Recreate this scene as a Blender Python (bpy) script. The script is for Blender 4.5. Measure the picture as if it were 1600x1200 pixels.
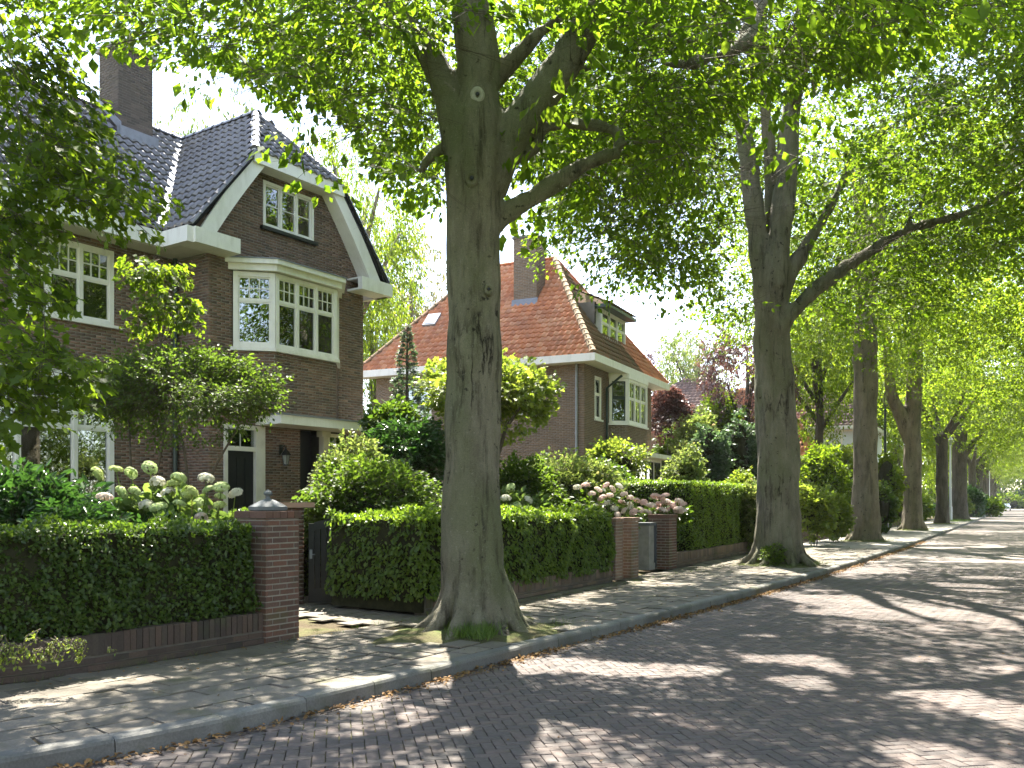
import bpy, math, random
import numpy as np
from mathutils import Vector, Matrix
R = math.radians
scene = bpy.context.scene
for o in list(bpy.data.objects): bpy.data.objects.remove(o)
C = scene.collection

# ---------------------------------------------------------------- camera, sky, sun, exposure
F, EYE, HOR = 1390.0, 1.6, 785.0          # focal length and horizon in pixels of the 1600 px wide photograph
cam_d = bpy.data.cameras.new('camera'); cam = bpy.data.objects.new('camera', cam_d); C.objects.link(cam)
cam.location = (0, 0, EYE); cam.rotation_euler = (R(90), 0, 0)
cam_d.sensor_width = 36; cam_d.lens = 36 * F / 1600; cam_d.shift_y = (HOR - 600) / 1600
cam_d.clip_start = .05; cam_d.clip_end = 3000
scene.camera = cam
SUN_AZ, SUN_EL = -5.0, 59.0               # degrees right of straight ahead, above the horizon
world = bpy.data.worlds.new('World'); scene.world = world; world.use_nodes = True
wn = world.node_tree; bg = wn.nodes['Background']
sky = wn.nodes.new('ShaderNodeTexSky'); sky.sky_type = 'NISHITA'; sky.sun_disc = False
sky.sun_elevation = R(SUN_EL); sky.sun_rotation = R(SUN_AZ); sky.air_density = 1.0; sky.dust_density = .1; sky.ozone_density = 1.0
hs = wn.nodes.new('ShaderNodeHueSaturation'); hs.inputs["Saturation"].default_value = .8; wn.links.new(sky.outputs[0], hs.inputs['Color'])   # thin summer haze: paler sky
wm = wn.nodes.new('ShaderNodeMix'); wm.data_type = 'RGBA'; wm.blend_type = 'MULTIPLY'; wm.inputs[0].default_value = 1; wm.inputs[7].default_value = (1.07, .97, .96, 1)
wn.links.new(hs.outputs[0], wm.inputs[6]); wn.links.new(wm.outputs[2], bg.inputs[0]); bg.inputs[1].default_value = .097
sd = bpy.data.lights.new('sun', 'SUN'); sun = bpy.data.objects.new('sun', sd); C.objects.link(sun)
sd.energy = 4.7; sd.angle = R(.55); sd.color = (1, .94, .83)
sv = Vector((math.sin(R(SUN_AZ)) * math.cos(R(SUN_EL)), math.cos(R(SUN_AZ)) * math.cos(R(SUN_EL)), math.sin(R(SUN_EL))))
sun.rotation_euler = sv.to_track_quat('Z', 'Y').to_euler(); sun.location = (0, 40, 60)
vs = scene.view_settings; vs.view_transform = 'Standard'; vs.look = 'None'; vs.exposure = 2.84; vs.gamma = 1; vs.use_curve_mapping = False
scene.render.engine = 'CYCLES'
cy = scene.cycles; cy.max_bounces = 7; cy.diffuse_bounces = 4; cy.glossy_bounces = 3; cy.transmission_bounces = 5; cy.transparent_max_bounces = 8
cy.caustics_reflective = False; cy.caustics_refractive = False; cy.sample_clamp_indirect = 4
cy.use_denoising = True; cy.denoiser = 'OPENIMAGEDENOISE'; cy.use_adaptive_sampling = False
try: cy.denoising_prefilter = 'NONE'; cy.denoising_input_passes = 'RGB_ALBEDO_NORMAL'
except Exception: pass

# ---------------------------------------------------------------- helpers: points, noise, meshes
def P(u, v, Y): return Vector(((u - 800) / F * Y, Y, EYE + (HOR - v) / F * Y))
def GP(u, v, z=0.0):
    Y = F * (EYE - z) / (v - HOR); return Vector(((u - 800) / F * Y, Y, z))
rs = np.random.RandomState
def hash3(i, j, k, seed):
    h = (i * 374761393 + j * 668265263 + k * 2147483647 % 1274126177 + seed * 974711) & 0xffffffff
    h = ((h ^ (h >> 13)) * 1274126177) & 0xffffffff
    h = ((h ^ (h >> 16)) * 2246822519) & 0xffffffff
    return ((h ^ (h >> 15)) & 0xffff) / 65535.0
def vnoise(p, scale=1.0, seed=0):
    p = np.asarray(p, float) * scale + 1000.3; i = np.floor(p).astype(np.int64); f = p - i; f = f * f * (3 - 2 * f)
    r = 0
    for dx in (0, 1):
        for dy in (0, 1):
            for dz in (0, 1):
                w = (f[:, 0] if dx else 1 - f[:, 0]) * (f[:, 1] if dy else 1 - f[:, 1]) * (f[:, 2] if dz else 1 - f[:, 2])
                r = r + w * hash3(i[:, 0] + dx, i[:, 1] + dy, i[:, 2] * 7 + dz * 7, seed)
    return r
def np_mesh(name, V, faces, smooth=False):
    """faces: an (n,k) integer array or a list of such arrays"""
    if not isinstance(faces, (list, tuple)): faces = [faces]
    faces = [np.asarray(f, np.int32) for f in faces if len(f)]
    me = bpy.data.meshes.new(name)
    V = np.asarray(V, np.float32); me.vertices.add(len(V)); me.vertices.foreach_set('co', V.ravel())
    nl = sum(f.size for f in faces); npol = sum(len(f) for f in faces)
    me.loops.add(nl); me.polygons.add(npol)
    me.loops.foreach_set('vertex_index', np.concatenate([f.ravel() for f in faces]))
    tot = np.concatenate([np.full(len(f), f.shape[1], np.int32) for f in faces]); st = np.concatenate([[0], np.cumsum(tot)[:-1]]).astype(np.int32)
    me.polygons.foreach_set('loop_start', st); me.polygons.foreach_set('loop_total', tot)
    if smooth: me.polygons.foreach_set('use_smooth', np.ones(npol, bool))
    me.update(calc_edges=True); return me
def link(name, me, m=None, parent=None, loc=None, rot=None):
    o = bpy.data.objects.new(name, me); C.objects.link(o)
    if m is not None and me is not None and len(me.materials) == 0: me.materials.append(m)
    if parent is not None: o.parent = parent
    if loc is not None: o.location = loc
    if rot is not None: o.rotation_euler = rot
    return o
def tag(o, label=None, cat=None, group=None, kind=None):
    if label: o['label'] = label
    if cat: o['category'] = cat
    if group: o['group'] = group
    if kind: o['kind'] = kind
    return o
def thing(name, label, cat, loc=(0, 0, 0), rz=0, group=None):
    o = bpy.data.objects.new(name, None); C.objects.link(o); o.empty_display_size = .2
    o.location = loc; o.rotation_euler = (0, 0, rz); return tag(o, label, cat, group)
BOXF = [(0, 3, 2, 1), (4, 5, 6, 7), (0, 1, 5, 4), (1, 2, 6, 5), (2, 3, 7, 6), (3, 0, 4, 7)]
class MB:
    """collects polygons for ONE mesh object"""
    def __init__(s): s.v = []; s.f = []
    def poly(s, pts): b = len(s.v); s.v += [tuple(p) for p in pts]; s.f.append(tuple(range(b, b + len(pts)))); return s
    def hexa(s, p): b = len(s.v); s.v += [tuple(q) for q in p]; s.f += [tuple(b + i for i in f) for f in BOXF]; return s
    def box(s, x0, x1, y0, y1, z0, z1): return s.hexa([(x0, y0, z0), (x1, y0, z0), (x1, y1, z0), (x0, y1, z0), (x0, y0, z1), (x1, y0, z1), (x1, y1, z1), (x0, y1, z1)])
    def obox(s, o, ax, ay, az):           # corner + three edge vectors
        o, ax, ay, az = map(Vector, (o, ax, ay, az))
        return s.hexa([o, o + ax, o + ax + ay, o + ay, o + az, o + ax + az, o + ax + ay + az, o + ay + az])
    def prism(s, pts, vec):               # polygon extruded along vec
        n = len(pts); b = len(s.v); vec = Vector(vec); s.v += [tuple(p) for p in pts] + [tuple(Vector(p) + vec) for p in pts]
        s.f += [tuple(range(b + n - 1, b - 1, -1)), tuple(range(b + n, b + 2 * n))]
        s.f += [(b + i, b + (i + 1) % n, b + n + (i + 1) % n, b + n + i) for i in range(n)]; return s
    def tube(s, pts, rad, n=8, cap=True):
        pts = [Vector(p) for p in pts]; b = len(s.v); m = len(pts)
        if not hasattr(rad, '__len__'): rad = [rad] * m
        t = (pts[1] - pts[0]).normalized(); up = Vector((0, 0, 1)) if abs(t.z) < .9 else Vector((1, 0, 0)); x = t.cross(up).normalized()
        for i, p in enumerate(pts):
            t = (pts[min(i + 1, m - 1)] - pts[max(i - 1, 0)]).normalized(); x = (x - t * x.dot(t)).normalized(); y = t.cross(x)
            for k in range(n):
                a = 2 * math.pi * k / n; s.v.append(tuple(p + (x * math.cos(a) + y * math.sin(a)) * rad[i]))
        for i in range(m - 1):
            for k in range(n): s.f.append((b + i * n + k, b + i * n + (k + 1) % n, b + (i + 1) * n + (k + 1) % n, b + (i + 1) * n + k))
        if cap: s.f += [tuple(b + k for k in range(n - 1, -1, -1)), tuple(b + (m - 1) * n + k for k in range(n))]
        return s
    def lathe(s, prof, c=(0, 0, 0), n=16, a0=0):   # prof: (radius, z)
        b = len(s.v); m = len(prof)
        for r, z in prof:
            for k in range(n): a = a0 + 2 * math.pi * k / n; s.v.append((c[0] + r * math.cos(a), c[1] + r * math.sin(a), c[2] + z))
        for i in range(m - 1):
            for k in range(n): s.f.append((b + i * n + k, b + i * n + (k + 1) % n, b + (i + 1) * n + (k + 1) % n, b + (i + 1) * n + k))
        s.f += [tuple(b + k for k in range(n - 1, -1, -1)), tuple(b + (m - 1) * n + k for k in range(n))]; return s
    def mesh(s, name, smooth=False):
        me = bpy.data.meshes.new(name); me.from_pydata(s.v, [], s.f)
        if smooth:
            for p in me.polygons: p.use_smooth = True
        me.update(); return me
    def build(s, name, m, parent=None, smooth=False, **k): return link(name, s.mesh(name, smooth), m, parent, **k)

# ---------------------------------------------------------------- materials
def new_mat(name):
    m = bpy.data.materials.new(name); m.use_nodes = True; nt = m.node_tree; nt.nodes.clear(); return m, nt
def N(nt, typ, ins=None, **props):
    n = nt.nodes.new('ShaderNode' + typ)
    for k, v in props.items(): setattr(n, k, v)
    for k, v in (ins or {}).items():
        s = n.inputs[k]
        if isinstance(v, bpy.types.NodeSocket): nt.links.new(v, s)
        elif isinstance(v, bpy.types.Node): nt.links.new(v.outputs[0], s)
        else: s.default_value = v
    return n
def c4(c): return (c[0], c[1], c[2], 1)
def ramp(nt, fac, stops, interp='LINEAR'):
    n = N(nt, 'ValToRGB', {0: fac}); e = n.color_ramp.elements; n.color_ramp.interpolation = interp
    while len(e) < len(stops): e.new(.5)
    for el, (p, c) in zip(e, stops): el.position = p; el.color = c4(c) if hasattr(c, '__len__') else (c, c, c, 1)
    return n.outputs[0]
def mixc(nt, fac, a, b, blend='MIX'):
    n = N(nt, 'Mix', None, data_type='RGBA', blend_type=blend)
    for i, v in ((0, fac), (6, a), (7, b)):
        if isinstance(v, (bpy.types.NodeSocket, bpy.types.Node)): nt.links.new(v if isinstance(v, bpy.types.NodeSocket) else v.outputs[0], n.inputs[i])
        else: n.inputs[i].default_value = v if i == 0 else c4(v)
    return n.outputs[2]
def math_(nt, op, a, b=0.0): return N(nt, 'Math', {0: a, 1: b}, operation=op).outputs[0]
def noise(nt, scale, detail=4, rough=.55, vec=None, stretch=None, w=0):
    v = vec if vec is not None else N(nt, 'TexCoord').outputs['Object']
    if stretch is not None or w: v = N(nt, 'Mapping', {'Vector': v, 'Scale': stretch or (1, 1, 1), 'Location': (w, w, w)}).outputs[0]
    return N(nt, 'TexNoise', {'Vector': v, 'Scale': scale, 'Detail': detail, 'Roughness': rough}).outputs[0]
def world_vec(nt): return N(nt, 'NewGeometry').outputs['Position']
def rnd(nt):                              # one random number per piece: per object and per mesh island
    return math_(nt, 'FRACT', math_(nt, 'ADD', N(nt, 'ObjectInfo').outputs['Random'], N(nt, 'NewGeometry').outputs['Random Per Island']))
def finish(nt, col, rough=.7, bump=None, bs=.3, bd=.02, spec=.4, **extra):
    ins = {'Base Color': col if not isinstance(col, tuple) else c4(col), 'Roughness': rough, 'Specular IOR Level': spec}; ins.update(extra)
    if bump is not None: ins['Normal'] = N(nt, 'Bump', {'Height': bump, 'Strength': bs, 'Distance': bd}).outputs[0]
    b = N(nt, 'BsdfPrincipled', ins); N(nt, 'OutputMaterial', {0: b}); return b
def leaf_mat(name, ca, cb, tr, tw=.45, rough=.42, spec=.35, cc=None):
    m, nt = new_mat(name); r = N(nt, 'NewGeometry').outputs['Random Per Island']
    big = noise(nt, .9, 2, vec=world_vec(nt)); f = math_(nt, 'ADD', math_(nt, 'MULTIPLY', r, .6), math_(nt, 'MULTIPLY', big, .45))
    st = [(.15, ca), (.8, cb)] + ([(.97, cc)] if cc else [])
    col = ramp(nt, f, st); tcol = mixc(nt, 1.0, col, tr, 'MULTIPLY')
    p = N(nt, 'BsdfPrincipled', {'Base Color': col, 'Roughness': rough, 'Specular IOR Level': spec}); t = N(nt, 'BsdfTranslucent', {'Color': tcol})
    N(nt, 'OutputMaterial', {0: N(nt, 'MixShader', {0: tw, 1: p, 2: t})}); return m
def brick_mat(name, cols, rough=.85, dirt=(.05, .05, .04), moss=None, dirtamt=.5, spec=.25):
    m, nt = new_mat(name); r = rnd(nt); n = len(cols)
    col = ramp(nt, r, [(i / max(1, n - 1), c) for i, c in enumerate(cols)])
    wv = world_vec(nt); big = noise(nt, 1.1, 4, vec=wv); fine = noise(nt, 60, 4, vec=wv)
    col = mixc(nt, ramp(nt, big, [(.45, 0.0), (.75, dirtamt)]), col, dirt)
    col = mixc(nt, 1.0, col, ramp(nt, fine, [(.2, .7), (.8, 1.2)]), 'MULTIPLY')
    if moss: col = mixc(nt, ramp(nt, noise(nt, 2.3, 5, vec=wv, w=7), [(.55, 0.0), (.72, .75)]), col, moss)
    finish(nt, col, rough, fine, .35, .006, spec); return m
def plain(name, c, rough=.5, var=.12, scale=6, bump=.1, spec=.4, dirt=None, metallic=0.0):
    m, nt = new_mat(name); wv = world_vec(nt); a = noise(nt, scale, 5, vec=wv)
    col = mixc(nt, 1.0, c, ramp(nt, a, [(.25, 1 - var), (.75, 1 + var)]), 'MULTIPLY')
    if dirt: col = mixc(nt, ramp(nt, noise(nt, scale * .5, 6, .65, vec=wv, w=3), [(.5, 0.0), (.8, .55)]), col, dirt)
    finish(nt, col, rough, noise(nt, scale * 9, 4, vec=wv), bump, .004, spec, Metallic=metallic); return m
M = {}
def paint_mat():
    m, nt = new_mat('white_paint'); wv = world_vec(nt); a = noise(nt, 5, 6, .7, vec=wv, stretch=(1, 1, .22)); b = noise(nt, 2.2, 4, vec=wv, w=4)
    col = mixc(nt, ramp(nt, a, [(.5, 0.0), (.78, .5)]), (.78, .76, .70), (.46, .43, .35)); col = mixc(nt, ramp(nt, b, [(.55, 0.0), (.75, .35)]), col, (.55, .55, .46))
    finish(nt, col, .5, noise(nt, 45, 4, vec=wv), .12, .004, .4); return m
M['white'] = paint_mat()
M['cream'] = plain('cream_paint', (.66, .63, .55), .5, .08, 3, .08, dirt=(.36, .34, .28))
M['darkgreen'] = plain('dark_green_paint', (.018, .035, .028), .35, .2, 5, .05)
M['black'] = plain('black_paint', (.011, .013, .013), .38, .25, 5, .08)
M['grey_metal'] = plain('grey_metal', (.22, .24, .25), .45, .12, 8, .05, metallic=.3)
M['lead'] = plain('lead', (.20, .215, .24), .75, .2, 6, .1)
M['lamp_grey'] = plain('lamp_grey', (.45, .47, .47), .45, .08, 8, .05)
M['stone'] = plain('stone', (.27, .26, .23), .85, .2, 7, .35, .2, dirt=(.10, .10, .07))
M['slate_cap'] = plain('slate_cap', (.115, .125, .13), .65, .25, 5, .3, .3, dirt=(.2, .2, .17))
M['mortar'] = plain('mortar', (.27, .25, .21), .95, .2, 8, .3, .1)
M['mortar_dark'] = plain('mortar_dark', (.13, .12, .10), .95, .25, 8, .3, .1)
M['room'] = plain('room_wall', (.16, .14, .11), .9, .2, 2, .05, .1)
M['curtain'] = plain('curtain', (.62, .60, .52), .9, .08, 2, .05, .1)
M['felt'] = plain('roof_underlay', (.022, .022, .024), .95, .2, 4, .1, .1)
M['twig'] = plain('twig_bark', (.085, .07, .05), .85, .3, 14, .3, .2)
M['core'] = plain('dark_core', (.028, .028, .014), .95, .5, 12, .5, .05)  # solid filler for hedges and bushes, the shaded inside put into its colour
M['brick_h1'] = brick_mat('brown_brick', [(.165, .102, .075), (.215, .130, .092), (.132, .090, .07), (.25, .150, .106), (.19, .125, .095), (.11, .082, .068), (.30, .19, .14)], dirtamt=.45)
M['brick_chim'] = brick_mat('grey_brown_brick', [(.085, .07, .058), (.11, .09, .072), (.07, .06, .052), (.125, .10, .08)], dirtamt=.4)
M['brick_pillar'] = brick_mat('red_brick', [(.135, .070, .050), (.175, .086, .060), (.10, .060, .046), (.15, .082, .062), (.12, .080, .062)], moss=(.075, .085, .035), dirtamt=.6)
M['brick_old'] = brick_mat('old_brown_brick', [(.062, .046, .038), (.085, .060, .048), (.048, .040, .034), (.10, .068, .052), (.06, .054, .044)], moss=(.07, .08, .035), dirtamt=.7)
M['brick_wall'] = brick_mat('weathered_wall_brick', [(.15, .10, .072), (.20, .14, .10), (.115, .085, .065), (.17, .13, .10), (.09, .075, .06)], moss=(.085, .09, .042), dirtamt=.65)
M['brick_tan'] = brick_mat('tan_brick', [(.21, .13, .09), (.26, .17, .12), (.18, .12, .09), (.23, .15, .115)], moss=(.10, .10, .05), dirtamt=.5)
M['paver'] = brick_mat('road_brick', [(.094, .074, .067), (.114, .088, .076), (.077, .064, .059), (.132, .096, .081), (.092, .077, .070)], rough=.75, dirt=(.06, .056, .048), dirtamt=.6, spec=.4)
M['slab'] = brick_mat('paving_slab', [(.165, .144, .115), (.20, .175, .142), (.135, .120, .097), (.18, .158, .129)], moss=(.085, .085, .042), dirt=(.085, .075, .06), dirtamt=.75)
M['kerb'] = brick_mat('kerb_stone', [(.145, .143, .132), (.18, .175, .16), (.125, .123, .114)], moss=(.075, .08, .042), dirt=(.06, .058, .05), dirtamt=.8, rough=.8)
M['tile_black'] = brick_mat('black_glazed_tile', [(.115, .112, .108), (.14, .136, .13), (.09, .088, .086), (.17, .165, .158)], rough=.34, dirt=(.06, .06, .055), dirtamt=.35, spec=.75)
M['tile_orange'] = brick_mat('orange_tile', [(.50, .195, .085), (.57, .235, .11), (.42, .165, .08), (.60, .29, .15), (.46, .22, .12)], rough=.7, dirt=(.23, .11, .075), dirtamt=.5)
M['tile_moss'] = brick_mat('mossy_tile', [(.20, .115, .06), (.16, .11, .055), (.25, .135, .07), (.15, .12, .06)], moss=(.14, .14, .045), dirt=(.12, .10, .06), dirtamt=.7)
M['tile_brown'] = brick_mat('brown_tile', [(.19, .13, .11), (.24, .16, .13), (.16, .115, .10)], dirt=(.12, .09, .08))
def joint_mat():
    m, nt = new_mat('sand_joint'); wv = world_vec(nt)
    col = mixc(nt, ramp(nt, noise(nt, 1.6, 5, vec=wv), [(.4, 0.0), (.6, 1.0)]), (.075, .066, .05), (.10, .105, .045))
    finish(nt, col, .95, noise(nt, 50, 4, vec=wv), .5, .01, .1); return m
M['joint'] = joint_mat()
def far_road():
    m, nt = new_mat('road_brick_far'); wv = world_vec(nt)
    v = N(nt, 'Mapping', {'Vector': wv, 'Rotation': (0, 0, R(-11))}).outputs[0]
    b = N(nt, 'TexBrick', {'Vector': v, 'Color1': (.094, .077, .068, 1), 'Color2': (.126, .099, .084, 1), 'Mortar': (.09, .08, .065, 1), 'Scale': 1.0, 'Brick Width': .2, 'Row Height': .1, 'Mortar Size': .006, 'Bias': 0.0}).outputs[0]
    col = mixc(nt, 1.0, b, ramp(nt, noise(nt, .8, 5, vec=wv), [(.3, .8), (.7, 1.15)]), 'MULTIPLY')
    finish(nt, col, .72, noise(nt, 12, 4, vec=wv), .4, .02, .4); return m
M['road_far'] = far_road()
def ground_mat(name, stops, sc=1.2, bs=.6):
    m, nt = new_mat(name); wv = world_vec(nt); a = noise(nt, sc, 7, .65, vec=wv)
    col = mixc(nt, 1.0, ramp(nt, a, stops), ramp(nt, noise(nt, 40, 4, vec=wv), [(.2, .6), (.8, 1.3)]), 'MULTIPLY')
    finish(nt, col, .95, noise(nt, 30, 5, vec=wv), bs, .03, .1); return m
M['soil'] = ground_mat('soil', [(.3, (.055, .042, .028)), (.5, (.085, .068, .042)), (.68, (.085, .095, .035))])
M['verge'] = ground_mat('mossy_verge', [(.3, (.075, .06, .038)), (.48, (.10, .095, .045)), (.66, (.085, .11, .035))], 2.5)
M['lawn'] = ground_mat('lawn', [(.3, (.045, .07, .02)), (.6, (.07, .10, .03)), (.75, (.09, .085, .045))], .6)
M['pave_far'] = ground_mat('pavement_far', [(.3, (.17, .16, .14)), (.55, (.235, .222, .198)), (.72, (.13, .125, .08))], 1.5, .3)
def bark_mat(name, ca, cb, green=(.10, .105, .048), ga=.6, streak=.8):
    m, nt = new_mat(name); wv = world_vec(nt)
    col = ramp(nt, noise(nt, 3.4, 7, .68, vec=wv, stretch=(1, 1, .3)), [(.36, ca), (.64, cb)])
    col = mixc(nt, ramp(nt, noise(nt, 1.1, 5, .6, vec=wv, stretch=(1, 1, .5), w=5), [(.42, 0.0), (.62, ga)]), col, green)
    st_ = noise(nt, 5.5, 7, .72, vec=wv, stretch=(1, 1, .13), w=11); col = mixc(nt, ramp(nt, st_, [(.53, 0.0), (.66, streak)]), col, (.035, .030, .020))
    cr = math_(nt, 'ABSOLUTE', math_(nt, 'SUBTRACT', noise(nt, 3.0, 8, .62, vec=wv, stretch=(1, 1, .16), w=23), .5)); crk = ramp(nt, cr, [(.004, 1.0), (.016, 0.0)])
    msk = ramp(nt, noise(nt, 1.3, 3, vec=wv, w=31), [(.54, 0.0), (.66, .85)]); crack = math_(nt, 'MULTIPLY', crk, msk); col = mixc(nt, crack, col, (.018, .015, .010))
    col = mixc(nt, ramp(nt, noise(nt, 26, 4, .6, vec=wv, w=2), [(.62, 0.0), (.74, .55)]), col, (.30, .29, .23))
    spot = noise(nt, 8, 4, .6, vec=wv, w=19); col = mixc(nt, ramp(nt, spot, [(.64, 0.0), (.70, .9)]), col, (.026, .023, .016))
    col = mixc(nt, 1.0, col, ramp(nt, noise(nt, 90, 3, .6, vec=wv), [(.25, .72), (.75, 1.25)]), 'MULTIPLY')
    h1 = noise(nt, 9, 7, .68, vec=wv, stretch=(1, 1, .25)); h2 = noise(nt, 38, 5, .65, vec=wv, stretch=(.6, .6, 2.4))
    h = math_(nt, 'SUBTRACT', math_(nt, 'ADD', h1, math_(nt, 'MULTIPLY', h2, .35)), math_(nt, 'MULTIPLY', crack, .5))
    finish(nt, col, .85, h, .9, .06, .18); return m
M['bark'] = bark_mat('beech_bark', (.125, .112, .080), (.225, .205, .150), (.108, .118, .055), .75, .85)
M['bark_far'] = bark_mat('brown_bark', (.125, .104, .074), (.24, .20, .145), (.135, .13, .07), .5, .6)
M['bark_dark'] = bark_mat('dark_bark', (.06, .05, .038), (.12, .10, .075), (.08, .085, .04), .4)
M['leaf_beech'] = leaf_mat('beech_leaf', (.038, .074, .009), (.092, .140, .018), (2.9, 2.85, 1.0), .58, .6, .14, cc=(.16, .195, .03))
M['leaf_far'] = leaf_mat('street_tree_leaf', (.052, .094, .013), (.122, .165, .026), (2.7, 2.6, 1.0), .58, .6, .14, cc=(.165, .185, .05))
M['leaf_maple'] = leaf_mat('garden_maple_leaf', (.040, .074, .010), (.098, .145, .018), (2.9, 2.8, 1.0), .58, .55, .18, cc=(.15, .185, .02))
M['leaf_dark'] = leaf_mat('glossy_evergreen_leaf', (.018, .05, .012), (.045, .095, .022), (2.0, 2.2, 1.2), .25, .3, .5)
M['leaf_privet'] = leaf_mat('hedge_leaf', (.026, .056, .009), (.080, .122, .020), (2.5, 2.6, 1.1), .40, .38, .4)
M['leaf_beechhedge'] = leaf_mat('beech_hedge_leaf', (.046, .090, .012), (.125, .18, .028), (2.5, 2.5, 1.1), .44, .4, .4)
M['leaf_yellow'] = leaf_mat('yellow_green_leaf', (.085, .14, .018), (.20, .24, .04), (2.0, 2.0, 1.2), .45)
M['leaf_light'] = leaf_mat('light_shrub_leaf', (.065, .115, .025), (.16, .20, .06), (2.2, 2.1, 1.4), .4, cc=(.32, .24, .17))
M['leaf_shrub'] = leaf_mat('green_shrub_leaf', (.036, .070, .012), (.085, .125, .022), (2.3, 2.4, 1.1), .42, .5, .2)
M['leaf_hydrangea'] = leaf_mat('hydrangea_leaf', (.05, .09, .022), (.115, .165, .05), (2.2, 2.2, 1.2), .35)
M['leaf_blue'] = leaf_mat('blue_green_leaf', (.035, .07, .035), (.085, .13, .065), (2.0, 2.1, 1.4), .35)
M['leaf_copper'] = leaf_mat('copper_leaf', (.042, .028, .028), (.10, .052, .044), (1.9, 1.5, 1.3), .40, cc=(.12, .12, .05))
M['leaf_autumn'] = leaf_mat('mixed_leaf', (.06, .095, .03), (.16, .15, .055), (2.2, 2.0, 1.4), .42, cc=(.22, .13, .07))
M['grass'] = leaf_mat('grass_blade', (.05, .10, .018), (.12, .18, .035), (2.0, 2.0, 1.2), .3)
def petal(name, ca, cb, sc=30):
    m, nt = new_mat(name); wv = world_vec(nt)
    col = mixc(nt, N(nt, 'NewGeometry').outputs['Random Per Island'], ca, cb)
    p = N(nt, 'BsdfPrincipled', {'Base Color': col, 'Roughness': .7, 'Specular IOR Level': .15}); t = N(nt, 'BsdfTranslucent', {'Color': col})
    N(nt, 'OutputMaterial', {0: N(nt, 'MixShader', {0: .3, 1: p, 2: t})}); return m
M['petal_green'] = petal('lime_petal', (.34, .44, .16), (.50, .58, .31))
M['petal_lime'] = petal('yellow_lime_petal', (.30, .38, .10), (.46, .52, .22))
M['petal_cream'] = petal('cream_petal', (.60, .58, .45), (.72, .70, .60))
M['petal_pink'] = petal('pink_petal', (.60, .40, .37), (.70, .56, .48))
M['petal_blush'] = petal('blush_petal', (.70, .55, .48), (.76, .68, .60))
def glass_mat():
    m, nt = new_mat('window_glass'); fr = N(nt, 'Fresnel', {'IOR': 1.5}).outputs[0]
    fac = math_(nt, 'ADD', math_(nt, 'MULTIPLY', fr, 1.6), .17)
    g = N(nt, 'BsdfGlossy', {'Color': (.92, .95, .95, 1), 'Roughness': .015}); t = N(nt, 'BsdfTransparent', {'Color': (.62, .66, .63, 1)})
    N(nt, 'OutputMaterial', {0: N(nt, 'MixShader', {0: fac, 1: t, 2: g})}); return m
M['glass'] = glass_mat()
m, nt = new_mat('lamp_glass'); N(nt, 'OutputMaterial', {0: N(nt, 'MixShader', {0: .35, 1: N(nt, 'BsdfTransparent', {'Color': (.85, .88, .84, 1)}), 2: N(nt, 'BsdfPrincipled', {'Base Color': (.55, .57, .52, 1), 'Roughness': .3})})}); M['lamp_glass'] = m
M['litter'] = leaf_mat('fallen_leaf', (.10, .055, .025), (.25, .15, .06), (1.2, 1.1, 1.0), .15, .7, .15, cc=(.24, .26, .07))
M['car_silver'] = plain('silver_car_paint', (.50, .52, .55), .25, .02, 2, 0, .6, metallic=.5)
M['car_dark'] = plain('dark_car_paint', (.05, .06, .075), .25, .02, 2, 0, .6)
M['car_white'] = plain('white_car_paint', (.75, .76, .77), .3, .02, 2, 0, .5)
M['tyre'] = plain('tyre_rubber', (.02, .02, .02), .85, .1, 9, .1)
M['tail'] = plain('red_lamp', (.45, .02, .02), .25, .02, 2, 0)
# ================================================================ the street: kerb line, road, pavement
KP = np.array([(-5.2, 3.9), (-3.19, 5.55), (-2.05, 6.75), (.325, 10.25), (3.61, 15.1), (7.2, 20.75), (11.14, 27.3), (22.8, 47.3), (60.5, 113.0), (120, 218), (165, 297)])
def catmull(K, step=.1):
    out = []
    for i in range(len(K) - 1):
        p0, p1, p2, p3 = K[max(i - 1, 0)], K[i], K[i + 1], K[min(i + 2, len(K) - 1)]
        L = np.linalg.norm(p2 - p1); t1 = (p2 - p0) / (np.linalg.norm(p2 - p0)) * L; t2 = (p3 - p1) / (np.linalg.norm(p3 - p1)) * L
        for t in np.linspace(0, 1, max(2, int(L / step)), endpoint=False):
            out.append((2*t**3-3*t*t+1)*p1 + (t**3-2*t*t+t)*t1 + (-2*t**3+3*t*t)*p2 + (t**3-t*t)*t2)
    return np.array(out + [K[-1]])
KC = catmull(KP); KS = np.concatenate([[0], np.cumsum(np.linalg.norm(np.diff(KC, axis=0), axis=1))])
i0 = int(np.argmin(np.linalg.norm(KC - np.array([.325, 10.25]), axis=1))); KS = KS - KS[i0]
KT = np.gradient(KC, axis=0); KT /= np.linalg.norm(KT, axis=1)[:, None]
for _ in range(40): KT[1:-1] = (KT[:-2] + KT[1:-1] * 2 + KT[2:]) / 4
KT /= np.linalg.norm(KT, axis=1)[:, None]
def st(s, t, z=0.0):
    """street coordinates: s metres along the kerb, t metres from the kerb towards the houses"""
    x = np.interp(s, KS, KC[:, 0]); y = np.interp(s, KS, KC[:, 1]); tx = np.interp(s, KS, KT[:, 0]); ty = np.interp(s, KS, KT[:, 1])
    return Vector((x - ty * t, y + tx * t, z))
def wl(s): return np.interp(s, [-99, 1.2, 7.5, 12.5, 20, 500], [0, 0, .42, .72, 1.15, 1.15])   # the garden line draws back from the kerb
def stang(s): return math.atan2(np.interp(s, KS, KT[:, 1]), np.interp(s, KS, KT[:, 0]))
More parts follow.
